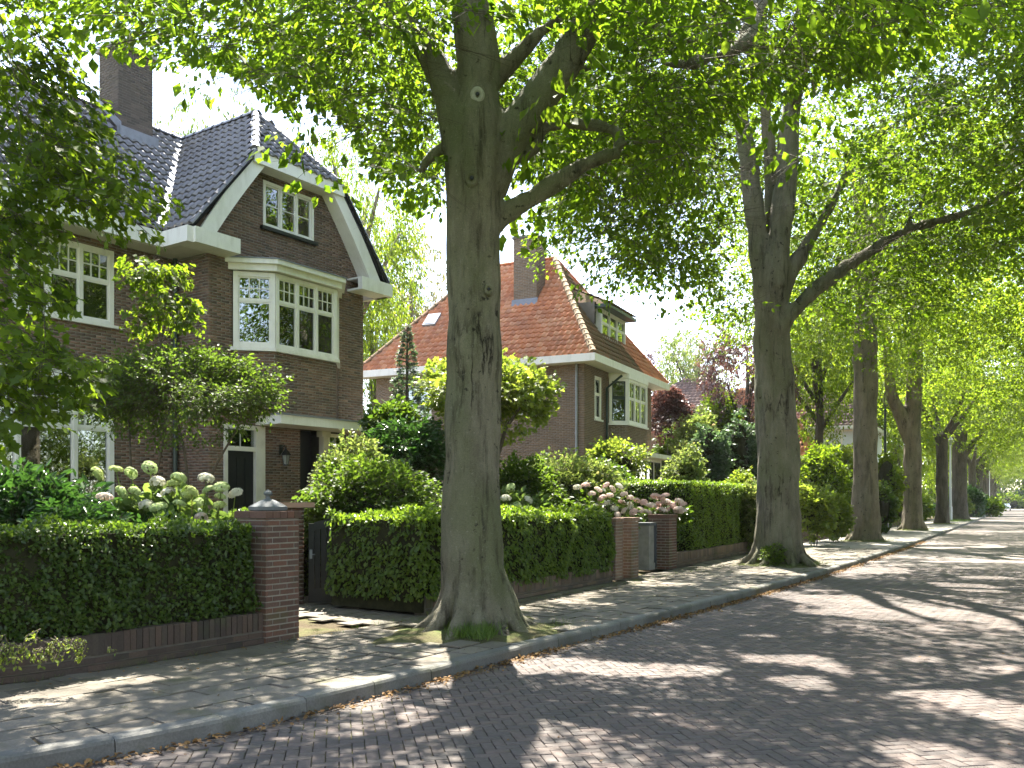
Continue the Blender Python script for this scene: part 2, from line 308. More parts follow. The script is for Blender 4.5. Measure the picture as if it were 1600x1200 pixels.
def inv(x, y):
    i = int(np.argmin((KC[:, 0] - x) ** 2 + (KC[:, 1] - y) ** 2)); d = np.array([x, y]) - KC[i]
    return KS[i] + float(d @ KT[i]), float(-d[0] * KT[i, 1] + d[1] * KT[i, 0])
def strip(name, s0, s1, ts, z, m, step=1.0, noise_amp=0.0):
    ss = np.arange(s0, s1 + .01, step); V = []; Fc = []
    for s in ss:
        for t in ts:
            p = st(s, t + (wl(s) if 2 < t < 20 else 0), z); V.append(p)
    n = len(ts)
    for i in range(len(ss) - 1):
        for k in range(n - 1): Fc.append((i * n + k, i * n + n + k, i * n + n + k + 1, i * n + k + 1))
    V = np.array(V)
    if noise_amp: V[:, 2] += (vnoise(V, .8, 3) - .5) * noise_amp
    Fc = np.array(Fc)[:, ::-1] if ts[-1] < ts[0] else np.array(Fc)
    me = np_mesh(name, V, Fc); 
    if me.polygons[0].normal.z < 0: me.flip_normals()
    return link(name, me, m)
RZ = -.125                                # road surface below the pavement
g = MB(); g.poly([(-900, -60, -.30), (900, -60, -.30), (900, 1400, -.30), (-900, 1400, -.30)])
tag(g.build('ground', M['lawn']), kind='structure')
S_BR = 17.0                               # single bricks as far as this along the street
road = tag(strip('road', -7.5, S_BR, [-.0, -2, -4, -6, -8.3], RZ - .016, M['joint'], .5), kind='structure')
tag(strip('road_beyond', S_BR, 330, [-.0, -2, -4, -6, -8.3], RZ - .003, M['road_far'], 1.0), kind='structure')
# chamfered unit brick: 1 x 1 footprint, top at z = 0
def unit_brick(name, cx, cy, dz=.03, m=None):
    b = MB(); x, y = .5, .5
    lo = [(-x, -y), (x, -y), (x, y), (-x, y)]; hi = [(-x + cx, -y + cy), (x - cx, -y + cy), (x - cx, y - cy), (-x + cx, y - cy)]
    v = [(p[0], p[1], -dz) for p in lo] + [(p[0], p[1], -min(cx * .12, .004)) for p in lo] + [(p[0], p[1], 0) for p in hi]
    b.v = v; b.f = [(8, 9, 10, 11)] + [(i, (i + 1) % 4, 4 + (i + 1) % 4, 4 + i) for i in range(4)] + [(4 + i, 4 + (i + 1) % 4, 8 + (i + 1) % 4, 8 + i) for i in range(4)]
    me = b.mesh(name)
    if m: me.materials.append(m)
    return me
def bulk(me, mats):
    """many copies of a small mesh baked into arrays (mats: list of 4x4 numpy matrices)"""
    n = len(me.vertices); co = np.zeros(n * 3, np.float32); me.vertices.foreach_get('co', co); co = np.c_[co.reshape(-1, 3), np.ones(n)]
    A = np.asarray(mats); V = np.einsum('kij,nj->kni', A, co)[:, :, :3].reshape(-1, 3)
    by = {}
    for p in me.polygons: by.setdefault(len(p.vertices), []).append(list(p.vertices))
    Fs = [(np.array(f)[None] + (np.arange(len(A)) * n)[:, None, None]).reshape(-1, k) for k, f in by.items()]
    return V, Fs
def visible(p, mg=60):
    if p[1] < .5: return False
    u = 800 + F * p[0] / p[1]; v = HOR - F * (p[2] - EYE) / p[1]
    return -mg < u < 1600 + mg and -mg < v < 1200 + mg
def pieces(name, me, mats, parent, limit=300, stuffname=None, m=None):
    """the pieces that show largest become objects (sharing one mesh), the rest one mesh of stuff"""
    mats = [np.array(x) for x in mats]; inv_p = parent.matrix_world if parent else Matrix()
    W = np.array(parent_world(parent))
    def key(a):
        w = W @ a; p = w[:3, 3]; return (0 if visible(p) else 1, float(np.linalg.norm(p - np.array([0, 0, EYE]))))
    order = sorted(range(len(mats)), key=lambda i: key(mats[i]))
    for i in order[:limit]:
        o = bpy.data.objects.new(name, me); C.objects.link(o); o.parent = parent; o.matrix_local = Matrix(mats[i].tolist())
    rest = [mats[i] for i in order[limit:]]
    if rest:
        V, Fs = bulk(me, rest); r = np_mesh(stuffname or name + '_field', V, Fs); r.materials.append(me.materials[0])
        o = link(stuffname or name + '_field', r, None, parent); o['kind'] = 'stuff'
def parent_world(o):
    Mx = Matrix()
    while o is not None: Mx = Matrix.LocRotScale(o.location, o.rotation_euler, o.scale) @ Mx; o = o.parent
    return Mx
def trs(x, y, z, rz=0, sx=1, sy=1, sz=1, tx=0.0, ty=0.0):
    c, s = math.cos(rz), math.sin(rz)
    return np.array([[c * sx, -s * sy, 0, x], [s * sx, c * sy, 0, y], [tx * sx, ty * sy, sz, z], [0, 0, 0, 1.0]])
rng = rs(4)
# herringbone road bricks
W_ = .09; ang = R(11); ca, sa = math.cos(ang), math.sin(ang); bl = []
for i in range(-160, 290):
    for j in range(-70, 290):
        r = (i - j) % 4
        if r == 0: cx, cy_, rot = (i + 1) * W_, (j + .5) * W_, 0
        elif r == 3: cx, cy_, rot = (i + .5) * W_, (j + 1) * W_, math.pi / 2
        else: continue
        x, y = cx * ca - cy_ * sa, cx * sa + cy_ * ca
        if y < 4.6 or y > 26 or abs(x) > y * .62 + .8: continue
        s, t = inv(x, y)
        if t > -.22 or t < -8.2 or s > S_BR - .05 or s < -7: continue
        z = RZ + rng.normal(0, .0014) + .006 * (math.sin(x * 1.7 + y) * math.sin(y * .9 - x * .4))
        bl.append(trs(x, y, z, ang + rot + rng.normal(0, .012), .173, .083, 1, rng.normal(0, .008), rng.normal(0, .012)))
for s in np.arange(-7, S_BR - .1, .205):  # gutter course along the kerb
    for t in (-.055, -.16):
        p = st(s + (.1 if t < -.1 else 0) + rng.normal(0, .004), t); bl.append(trs(p.x, p.y, RZ - .006 + rng.normal(0, .002), stang(s) + rng.normal(0, .01), .198, .097, 1, rng.normal(0, .01), rng.normal(0, .01)))
pieces('paving_brick', unit_brick('paving_brick', .025, .05, .02, M['paver']), bl, road)
# pavement slabs
TREES = {}
def tree_xy(u, Y): return ((u - 800) / F * Y, Y)
T_POS = [tree_xy(745, 11.15), tree_xy(1217, 22.9), tree_xy(1352, 37.0), tree_xy(1426, 51.7), tree_xy(1472, 66.0), tree_xy(1499, 80.0)]
WT = 2.52                                  # pavement width
pav = tag(strip('pavement', -7.5, 24, [.14, 1.3, WT], -.022, M['soil'], .5), kind='structure')
tag(strip('pavement_beyond', 24, 330, [.14, 1.3, WT], -.006, M['pave_far'], 1.0), kind='structure')
sl = []; us = unit_brick('paving_slab', .016, .016, .02, M['slab'])
row = 0
for t in np.arange(.16, WT + .9, .3):
    for s in np.arange(-7, 24, .405):
        s2 = s + (.2 if row % 2 else 0) + rng.normal(0, .012); L = .388 + rng.uniform(-.016, .004); p = st(s2, t + .148, 0)
        d = min((p.x - q[0]) ** 2 * .6 + (p.y - q[1]) ** 2 * .6 for q in T_POS)
        if t > WT - .1 + wl(s2): continue
        if d < .62 + rng.uniform(-.15, .15) or not (p.y > 3 and p.x > -.68 * p.y - 1.5): continue
        lift = .02 * math.exp(-d / 1.2) * rng.uniform(.3, 1.4)
        z = -.004 + lift + rng.normal(0, .005); a = stang(s2) + rng.normal(0, .012)
        if rng.rand() < .2 and L > .3:      # cracked in two
            f = rng.uniform(.35, .65)
            for k, (w, off) in enumerate(((f, -(1 - f) / 2), (1 - f, f / 2))):
                q = st(s2 + off * L, t + .148, 0); sl.append(trs(q.x, q.y, z + rng.normal(0, .003), a + rng.normal(0, .02), L * w - .006, .284, 1, rng.normal(0, .02), rng.normal(0, .02)))
        else: sl.append(trs(p.x, p.y, z, a, L, .284, 1, rng.normal(0, .012), rng.normal(0, .014)))
    row += 1
for t in np.arange(WT - .08, 6.4, .3):     # path through the open gate
    for s in np.arange(.18, 2.35, .405):
        s2 = s + (.2 if row % 2 else 0) - .25 + (t - WT) * .1; p = st(s2, t + .148, 0); sl.append(trs(p.x, p.y, .002 + rng.normal(0, .005), stang(s2) + rng.normal(0, .015), .385 + rng.uniform(-.015, .004), .284, 1, rng.normal(0, .012), rng.normal(0, .012)))
    row += 1
pieces('paving_slab', us, sl, pav)
# kerb stones: rounded profile, one object per stone
kerb = bpy.data.objects.new('kerb', None); C.objects.link(kerb); kerb['kind'] = 'structure'
def kerb_mesh(L, name='kerb_stone'):
    b = MB(); pr = [(-.005, -.2), (.0, -.03), (.012, -.008), (.035, .004), (.145, .006), (.15, -.02), (.15, -.2)]
    b.prism([(-L / 2 + .004, p[0], p[1]) for p in pr][::-1], (L - .008, 0, 0)); me = b.mesh(name); me.materials.append(M['kerb']); return me
kme = kerb_mesh(.8)
for k, s in enumerate(np.arange(-7.2, 62, .8)):
    p = st(s, 0, rng.normal(0, .004)); o = bpy.data.objects.new('kerb_stone', kme); C.objects.link(o); o.parent = kerb
    o.location = p; o.rotation_euler = (rng.normal(0, .008), rng.normal(0, .004), stang(s) + rng.normal(0, .006))
kb = []
ss = np.arange(61.6, 320, 1.0)
b = MB()
for s in ss: b.hexa([st(s, 0, -.2), st(s + 1, 0, -.2), st(s + 1, .15, -.2), st(s, .15, -.2), st(s, 0, .006), st(s + 1, 0, .006), st(s + 1, .15, .006), st(s, .15, .006)])
b.build('kerb_line', M['kerb'], kerb)['kind'] = 'stuff'
# opposite pavement and both garden grounds
tag(strip('opposite_pavement', -7.5, 330, [-8.31, -9, -10.6], 0.0, M['pave_far'], 1.0), kind='structure')
tag(strip('opposite_verge', -7.5, 330, [-10.6, -20, -40], .02, M['lawn'], 2.0), kind='structure')
tag(strip('garden_ground', -9, 330, [WT + .02, 6, 12, 30, 70], -.045, M['soil'], 2.0, .05), kind='structure')
# earth mounds round the street trees
for k, (x, y) in enumerate(T_POS):
    nr, na = 7, 28; V = [(x, y, .10)]; Fc = []
    for i in range(1, nr + 1):
        for a in range(na):
            th = 2 * math.pi * a / na; rr = (1.05 + .18 * math.sin(3 * th + k) + .1 * math.sin(7 * th)) * i / nr
            s_, t_ = inv(x, y); ux, uy = math.cos(stang(s_)), math.sin(stang(s_))
            lx, ly = rr * 1.35 * math.cos(th), rr * .92 * math.sin(th)
            q = (x + ux * lx - uy * ly, y + uy * lx + ux * ly); tt = inv(*q)[1]
            if tt < .17: q = tuple(st(inv(*q)[0], .17))[:2]
            V.append((q[0], q[1], .10 * (1 - (i / nr) ** 1.5) - .012 + .02 * math.sin(q[0] * 9) * math.sin(q[1] * 7) * (1 - i / nr)))
    for a in range(na): Fc.append((0, 1 + a, 1 + (a + 1) % na))
    Q = [(1 + i * na + a, 1 + (i + 1) * na + a, 1 + (i + 1) * na + (a + 1) % na, 1 + i * na + (a + 1) % na) for i in range(nr - 1) for a in range(na)]
    tag(link('soil', np_mesh('soil', V, [np.array(Fc), np.array(Q)], True), M['verge']), kind='structure')
# ================================================================ building kit
def frame_obj(name, parent, o, ux, n_out, mesh=None, m=None):
    """object whose local x runs along ux, local y points INTO the wall, local z is up"""
    ux = Vector(ux).normalized(); yy = -Vector(n_out).normalized(); zz = Vector((0, 0, 1))
    ob = bpy.data.objects.new(name, mesh); C.objects.link(ob); ob.parent = parent
    Mx = Matrix((ux, yy, zz)).transposed().to_4x4(); Mx.translation = Vector(o); ob.matrix_local = Mx
    if m and mesh is not None and not len(mesh.materials): mesh.materials.append(m)
    return ob
def local_world(o):
    Mx = Matrix()
    while o is not None: Mx = o.matrix_basis @ Mx; o = o.parent
    return Mx
parent_world = local_world
UB = {}
def wall_brick_mesh(mat):
    """unit brick standing in a wall: x,z are 1 x 1, face at y = 0, body behind"""
    if mat.name not in UB:
        b = MB(); cx, cz = .012, .05
        lo = [(-.5, -.5), (.5, -.5), (.5, .5), (-.5, .5)]; hi = [(-.5 + cx, -.5 + cz), (.5 - cx, -.5 + cz), (.5 - cx, .5 - cz), (-.5 + cx, .5 - cz)]
        b.v = [(x, .03, z) for x, z in lo] + [(x, 0, z) for x, z in hi]; b.f = [(4, 5, 6, 7)] + [(i, (i + 1) % 4, 4 + (i + 1) % 4, 4 + i) for i in range(4)]
        me = b.mesh('brick'); me.materials.append(mat); UB[mat.name] = me
    return UB[mat.name]
def course_intervals(z, amin, amax, holes):
    iv = [(amin, amax)]
    for (h0, h1, z0, z1) in holes:
        if z0 <= z <= z1:
            out = []
            for a, b in iv:
                if h1 <= a or h0 >= b: out.append((a, b)); continue
                if h0 > a: out.append((a, h0))
                if h1 < b: out.append((h1, b))
            iv = out
    return [(a, b) for a, b in iv if b - a > .02]
class Brickwork:
    """wall faces laid in courses; every brick has its own edges, joints lie 6 mm back"""
    def __init__(s, parent, mat, mortar, L=.21, H=.0625, J=.010): s.parent = parent; s.mat = mat; s.mortar = mortar; s.L = L; s.H = H; s.J = J; s.m = []; s.back = MB(); s.rng = rs(11)
    def face(s, o, ux, n_out, span, z0, z1, holes=(), back=.007, soldier=()):
        o = Vector(o); ux = Vector(ux).normalized(); n = Vector(n_out).normalized(); k = 0; z = z0
        if not callable(span): a0, a1 = span; span = lambda zz: (a0, a1)
        zc = sorted(set([z0, z1]))
        while z < z1 - .01:
            zt = min(z + s.H, z1); zm = (z + zt) / 2; amin, amax = span(zm)
            for (a, b) in course_intervals(zm, amin, amax, holes):
                q = [o + ux * a - n * back, o + ux * b - n * back]
                s.back.poly([(q[0].x, q[0].y, z), (q[1].x, q[1].y, z), (q[1].x, q[1].y, zt), (q[0].x, q[0].y, zt)])
                x = a - ((s.L + s.J) / 2 if k % 2 else 0) - s.rng.uniform(0, .0); x = math.floor((a - (k % 2) * (s.L + s.J) / 2) / (s.L + s.J)) * (s.L + s.J) + (k % 2) * (s.L + s.J) / 2
                while x < b - .015:
                    l, r = max(x, a), min(x + s.L, b)
                    if r - l > .03:
                        c = o + ux * ((l + r) / 2) + n * s.rng.normal(0, .0012); yy = -n
                        sx, sz = r - l, zt - z - s.J
                        s.m.append(np.array([[ux.x * sx, yy.x, 0, c.x], [ux.y * sx, yy.y, 0, c.y], [0, 0, sz, zm], [0, 0, 0, 1.0]]))
                    x += s.L + s.J
            z = zt; k += 1
    def vertical(s, o, ux, n_out, a0, a1, z0, z1, w=.0625, back=.007):   # bricks on end
        o = Vector(o); ux = Vector(ux).normalized(); n = Vector(n_out).normalized(); yy = -n
        q = [o + ux * a0 - n * back, o + ux * a1 - n * back]; s.back.poly([(q[0].x, q[0].y, z0), (q[1].x, q[1].y, z0), (q[1].x, q[1].y, z1), (q[0].x, q[0].y, z1)])
        m = max(1, int(round((a1 - a0) / w))); w = (a1 - a0) / m
        for i in range(m):
            c = o + ux * (a0 + (i + .5) * w) + n * s.rng.normal(0, .0012); sx, sz = w - s.J, z1 - z0 - s.J
            s.m.append(np.array([[ux.x * sx, yy.x, 0, c.x], [ux.y * sx, yy.y, 0, c.y], [0, 0, sz, (z0 + z1) / 2], [0, 0, 0, 1.0]]))
    def done(s, name='wall', limit=300, pieces_on=True):
        w = s.back.build(name, s.mortar, s.parent)
        if pieces_on: pieces('brick', wall_brick_mesh(s.mat), s.m, w, limit, 'brickwork')
        return w
def pantile(name, mat, L=.36):
    """one roof tile: wave across x (cover width 1), sloping along y; its lower edge stands proud"""
    prof = [(0, .030), (.16, .048), (.32, .036), (.5, .004), (.72, -.006), (.92, .010), (1.02, .032)]; b = MB(); n = len(prof)
    b.v = [(x, 0, z + .044) for x, z in prof] + [(x, L * 1.12, z) for x, z in prof] + [(x, .004, z + .002) for x, z in prof]
    b.f = [(i, i + 1, n + i + 1, n + i) for i in range(n - 1)] + [(2 * n + i, 2 * n + i + 1, i + 1, i) for i in range(n - 1)]
    me = b.mesh(name)
    for p in me.polygons[:n - 1]: p.use_smooth = True
    me.materials.append(mat); return me
def inside(poly, x, y):
    r = False; j = len(poly) - 1
    for i in range(len(poly)):
        if (poly[i][1] > y) != (poly[j][1] > y) and x < (poly[j][0] - poly[i][0]) * (y - poly[i][1]) / (poly[j][1] - poly[i][1]) + poly[i][0]: r = not r
        j = i
    return r
def roof_face(parent, pts, eave_i, eave_j, mat, tile_me, w=.235, gap=.30, limit=300, rng=rs(3), name='roof', slab=True):
    """pts: corners of one roof plane in house coordinates; edge eave_i -> eave_j is the eave. tiles laid in courses up the slope"""
    pts = [Vector(p) for p in pts]; o = pts[eave_i]; ux = (pts[eave_j] - o).normalized()
    n = None
    for k in range(len(pts)):
        c = (pts[(k + 1) % len(pts)] - pts[k]).cross(pts[(k + 2) % len(pts)] - pts[(k + 1) % len(pts)])
        if c.length > 1e-4: n = c.normalized(); break
    if n.z < 0: n = -n
    uy = n.cross(ux)
    if uy.z < 0: ux = -ux; o = pts[eave_j]; uy = n.cross(ux)
    poly = [((p - o).dot(ux), (p - o).dot(uy)) for p in pts]
    b = MB(); b.prism([p - n * .012 for p in pts], n * -.08); sl = b.build(name, M['felt'], parent)
    xs = [p[0] for p in poly]; ys = [p[1] for p in poly]; mats = []
    y = -.04; r = 0
    while y < max(ys):
        x = math.floor(min(xs) / w) * w
        while x < max(xs):
            if inside(poly, x + w / 2, y + gap * .6):
                j = rng.normal(0, .004); c = o + ux * (x + rng.normal(0, .003)) + uy * (y + rng.normal(0, .006)) + n * (.006 + abs(rng.normal(0, .003)))
                a = rng.normal(0, .012); u2 = (ux + uy * a).normalized(); v2 = (uy - ux * a + n * rng.normal(0, .006)).normalized(); n2 = u2.cross(v2)
                mats.append(np.array([[u2.x * w, v2.x, n2.x, c.x], [u2.y * w, v2.y, n2.y, c.y], [u2.z * w, v2.z, n2.z, c.z], [0, 0, 0, 1.0]]))
            x += w
        y += gap; r += 1
    if mats and tile_me: pieces('roof_tile', tile_me, mats, sl, limit, 'roof_tiling')
    return sl
def ridge_caps(parent, p, q, mat, r=.11, L=.36, name='ridge_tile'):
    p, q = Vector(p), Vector(q); d = (q - p); n = max(1, int(d.length / L)); d.normalize(); step = (q - p).length / n
    side = d.cross(Vector((0, 0, 1))).normalized(); up = side.cross(d)
    b = MB(); k = 7; ns = k
    for e, (x, rr) in enumerate(((-.02, 1.12), (.2, 1.0), (1.0, .92))):
        for i in range(k): a = math.pi * i / (k - 1); b.v.append((x * step, math.cos(a) * r * rr, math.sin(a) * r * rr * .9 - .03))
    b.f = [(e * k + i, e * k + i + 1, (e + 1) * k + i + 1, (e + 1) * k + i) for e in range(2) for i in range(k - 1)] + [tuple(range(k - 1, -1, -1))]
    me = b.mesh(name); me.materials.append(mat)
    for i in range(n):
        c = p + d * (i * step); o = bpy.data.objects.new(name, me); C.objects.link(o); o.parent = parent
        Mx = Matrix((d, side, up)).transposed().to_4x4(); Mx.translation = c; o.matrix_local = Mx
def window(parent, o, ux, n_out, w, h, lights, up=.0, grid=(0, 0), low=(1, 1), fw=.06, proud=.02, sill=True, room=True, curtain=None, paint=None, sash=None, name='window'):
    """lights: widths of the lights; up: fraction of the height taken by the upper panes, cut by grid; low: grid below"""
    paint = paint or M['white']; sash = sash or paint; b = MB(); d0, d1 = -proud, .10
    b.box(0, fw, d0, d1, 0, h); b.box(w - fw, w, d0, d1, 0, h); b.box(fw, w - fw, d0 + .003, d1 - .003, h - fw, h); b.box(fw, w - fw, d0 + .003, d1 - .003, 0, fw * .9)
    tot = sum(lights); inner = w - 2 * fw; mw = fw * .75; n = len(lights); avail = inner - mw * (n - 1); x = fw; rects = []
    for i, L in enumerate(lights):
        lw = avail * L / tot; rects.append((x, x + lw)); x += lw
        if i < n - 1: b.box(x, x + mw, d0 + .006, d1 - .006, fw * .9, h - fw); x += mw
    win = frame_obj(name, parent, o, ux, n_out, b.mesh(name), paint)
    if sill:
        s = MB(); s.box(-.06, w + .06, -proud - .07, .06, -.06, .001); s.build('sill', paint if sill is True else sill, win)
    hz0, hz1 = fw * .9, h - fw; zt = hz0 + (hz1 - hz0) * (1 - up)
    rg = rs(int(abs(o[0] * 131 + o[2] * 17 + w * 7)) % 9999)
    gl = {}
    for (xa, xb) in rects:
        parts = [(hz0, zt - (.02 if up else 0), low)] + ([(zt + .02, hz1, grid)] if up else [])
        gb = MB(); sf = .035
        if up: gb.box(xa, xb, .012, .075, zt - .02, zt + .02)
        for (za, zb, (nx, nz)) in parts:
            gb.box(xa, xa + sf, .02, .07, za, zb); gb.box(xb - sf, xb, .02, .07, za, zb); gb.box(xa + sf, xb - sf, .022, .068, zb - sf, zb); gb.box(xa + sf, xb - sf, .022, .068, za, za + sf)
            X0, X1, Z0, Z1 = xa + sf, xb - sf, za + sf, zb - sf; bw = .022
            cw, ch = (X1 - X0 - bw * (nx - 1)) / nx, (Z1 - Z0 - bw * (nz - 1)) / nz
            for i in range(1, nx): gb.box(X0 + i * cw + (i - 1) * bw, X0 + i * (cw + bw), .03, .06, Z0, Z1)
            for k in range(1, nz):
                for i in range(nx): gb.box(X0 + i * (cw + bw), X0 + i * (cw + bw) + cw, .031, .059, Z0 + k * ch + (k - 1) * bw, Z0 + k * (ch + bw))
            for i in range(nx):
                for k in range(nz):
                    key = (round(cw, 3), round(ch, 3))
                    if key not in gl: q = MB(); q.box(-cw / 2 - .004, cw / 2 + .004, -.003, .003, -ch / 2 - .004, ch / 2 + .004); gl[key] = q.mesh('pane'); gl[key].materials.append(M['glass'])
                    p = bpy.data.objects.new('pane', gl[key]); C.objects.link(p); p.parent = win
                    p.location = (X0 + i * (cw + bw) + cw / 2, .045, Z0 + k * (ch + bw) + ch / 2); p.rotation_euler = (rg.normal(0, .006), 0, rg.normal(0, .006))
        gb.build('sash', sash, win)
    if room:
        r = MB(); D = 2.2; e = .4
        q = [(-e, .12, -e), (w + e, .12, -e), (w + e, .12, h + e * .5), (-e, .12, h + e * .5)]; q2 = [(a[0], D, a[2]) for a in q]
        r.poly([q2[0], q2[1], q2[2], q2[3]]); r.poly([q[0], q[1], q2[1], q2[0]]); r.poly([q[3], q2[3], q2[2], q[2]]); r.poly([q[0], q2[0], q2[3], q[3]]); r.poly([q[1], q[2], q2[2], q2[1]])
        r.build('room_interior', M['room'], win)
    for (c0, c1) in (curtain or []):
        cb = MB(); n = max(6, int((c1 - c0) / .03)); pts = [(c0 + (c1 - c0) * i / n, .17 + .018 * (i % 2)) for i in range(n + 1)]
        for i in range(n): cb.poly([(pts[i][0], pts[i][1], 0), (pts[i + 1][0], pts[i + 1][1], 0), (pts[i + 1][0], pts[i + 1][1], h), (pts[i][0], pts[i][1], h)])
        cb.build('curtain', M['curtain'], win)
    return win
def downpipe(parent, x, y, z0, z1, r=.045, mat=None, kick=None):
    b = MB(); pts = [(x, y, z0), (x, y, z1)]
    if kick: pts.append(kick)
    b.tube(pts, r, 10)
    for z in np.arange(z0 + .4, z1, 1.6): b.lathe([(r + .012, -.03), (r + .012, .03)], (x, y, z), 10)
    return b.build('downpipe', mat or M['darkgreen'], parent)
# ================================================================ house one: dark brick, half-hipped gable
TH1 = 34.1
O1 = Vector(((326 - 800) / F * 19, 19, 0))
h1 = thing('brick_house', 'dark brown brick house with black tiled half-hipped roof, white bargeboards and projecting bay window', 'house', O1, R(90 - TH1))
# local coordinates: x along the street, y into the house, z up
GW, EZ, RZ1, AC = 4.72, 7.22, 10.95, 2.22; EL, ER = -.75, 2 * AC + .75
sl_ = (RZ1 - EZ) / (AC - EL)
bw = Brickwork(h1, M['brick_h1'], M['mortar'])
def gspan(z):
    if z < EZ - .25: return (0, GW)
    i = EL + (z - EZ + .30) / sl_; return (max(0, i), min(GW, 2 * AC - i))
ATT = (1.46, 3.0, 7.88, 8.93)
BAY = (.62, 3.84, 3.5, 6.8)
holes = [ATT, BAY, (.38, 1.5, 0, 3.32), (2.58, 4.05, 0, 3.35)]
bw.face((0, 0, 0), (1, 0, 0), (0, -1, 0), gspan, .0, 9.62, holes)
bw.vertical((0, 0, 0), (1, 0, 0), (0, -1, 0), ATT[0], ATT[1], ATT[3] + .0, ATT[3] + .2) if False else None
bw.face((0, 1.1, 0), (0, -1, 0), (-1, 0, 0), (0, 1.1), 0, 6.95)              # left flank of the wing
WU = (-3.55, -1.5, 5.24, 6.78); WG = (-5.6, -1.5, 1.1, 4.02)
bw.face((0, 1.1, 0), (1, 0, 0), (0, -1, 0), (-9.5, 0), 0, 6.95, [WU, WG])       # recessed left wing
# brick skirt of the bay (canted)
bp = [(.64, 0), (1.3, -.6), (3.16, -.6), (3.82, 0)]
for i in range(3):
    p, q = Vector((*bp[i], 0)), Vector((*bp[i + 1], 0)); ux = (q - p).normalized(); n = Vector((ux.y, -ux.x, 0))
    bw.face(p, ux, n, (0, (q - p).length), 3.56, 4.94)
# right flank and back (hidden faces, plain)
bw.face((GW, 0, 0), (0, 1, 0), (1, 0, 0), (0, 8), 0, 6.95) if False else None
wall1 = bw.done()
b = MB(); b.poly([(GW, .0, 0), (GW, 8, 0), (GW, 8, 6.95), (GW, .0, 6.95)]); b.poly([(GW, 8, 0), (-9.5, 8, 0), (-9.5, 8, 6.95), (GW, 8, 6.95)]); b.poly([(-9.5, 8, 0), (-9.5, 1.1, 0), (-9.5, 1.1, 6.95), (-9.5, 8, 6.95)])
b.build('rear_wall', M['brick_h1'], h1)
b = MB()
for z in (.18, 3.42, 6.88): b.box(-9.4, -.03, 1.2, 7.9, z, z + .05); b.box(-.03, GW - .05, .12, 7.9, z, z + .05)
b.box(-.06, -.03, 1.2, 7.9, .2, 6.8); b.box(.2, GW - .1, 3.2, 3.25, .2, 6.8); b.build('floor_slab', M['room'], h1)
# roofs
tb = pantile('roof_tile', M['tile_black'], .31)
Zt = EZ + .06
mainE = .5; mainR = 4.0
valley0, valley1 = Vector((EL, mainE, Zt)), Vector((AC, mainR, RZ1))
r_main = roof_face(h1, [(-9.8, mainE, Zt), valley0, valley1, (-9.8, mainR, RZ1)], 0, 1, M['tile_black'], tb, .235, .30, 300, rs(5))
hipz = 9.32; hx = (hipz - Zt) / (RZ1 - Zt) * (AC - EL)
FB = -.42                                                                     # verge in front of the gable wall
r_left = roof_face(h1, [(EL, FB, Zt), (EL, mainE, Zt), valley1, (AC, 1.15, RZ1), (EL + hx, FB, hipz)], 0, 1, M['tile_black'], tb, .235, .30, 300, rs(6))
r_right = roof_face(h1, [(ER, FB, Zt), (ER, 7.5, Zt), (AC, 7.5, RZ1), (AC, 1.15, RZ1), (ER - hx, FB, hipz)], 0, 1, M['tile_black'], tb, .235, .30, 60, rs(7))
r_hip = roof_face(h1, [(EL + hx, FB, hipz), (ER - hx, FB, hipz), (AC, 1.15, RZ1)], 0, 1, M['tile_black'], tb, .235, .30, 200, rs(8))
b = MB(); b.poly([(-9.8, mainR, RZ1), (AC, mainR, RZ1), (AC, 7.5, Zt), (-9.8, 7.5, Zt)]); b.build('rear_roof', M['tile_black'], h1)
ridge_caps(h1, (-9.8, mainR, RZ1 + .05), (AC, mainR, RZ1 + .05), M['tile_black'])
ridge_caps(h1, (AC, 1.2, RZ1 + .05), (AC, 7.5, RZ1 + .05), M['tile_black'])
ridge_caps(h1, (EL + hx, FB, hipz + .05), (AC, 1.15, RZ1 + .05), M['tile_black'])
ridge_caps(h1, (ER - hx, FB, hipz + .05), (AC, 1.15, RZ1 + .05), M['tile_black'])
ridge_caps(h1, (EL - .02, FB - .0, Zt + .02), (EL + hx, FB, hipz + .02), M['tile_black'], .075, .3, 'verge_tile')
ridge_caps(h1, (ER + .02, FB - .0, Zt + .02), (ER - hx, FB, hipz + .02), M['tile_black'], .075, .3, 'verge_tile')
b = MB()                                                                       # lead valley gutter
n1 = Vector((0, 1, 0)); va, vb = valley0 + Vector((-.02, -.02, .11)), valley1 + Vector((0, 0, .10)); sx = Vector((.11, -.02, .02)); sy = Vector((-.09, .07, .03))
b.poly([va - sy * 1.0 + Vector((.03, -.05, 0)), va, vb, vb + sx]) if False else None
b.prism([va + sx, va + Vector((0, 0, -.02)), va + sy, vb + sy, vb + Vector((0, 0, -.02)), vb + sx][0:3], vb - va); b.build('valley_gutter', M['lead'], h1)
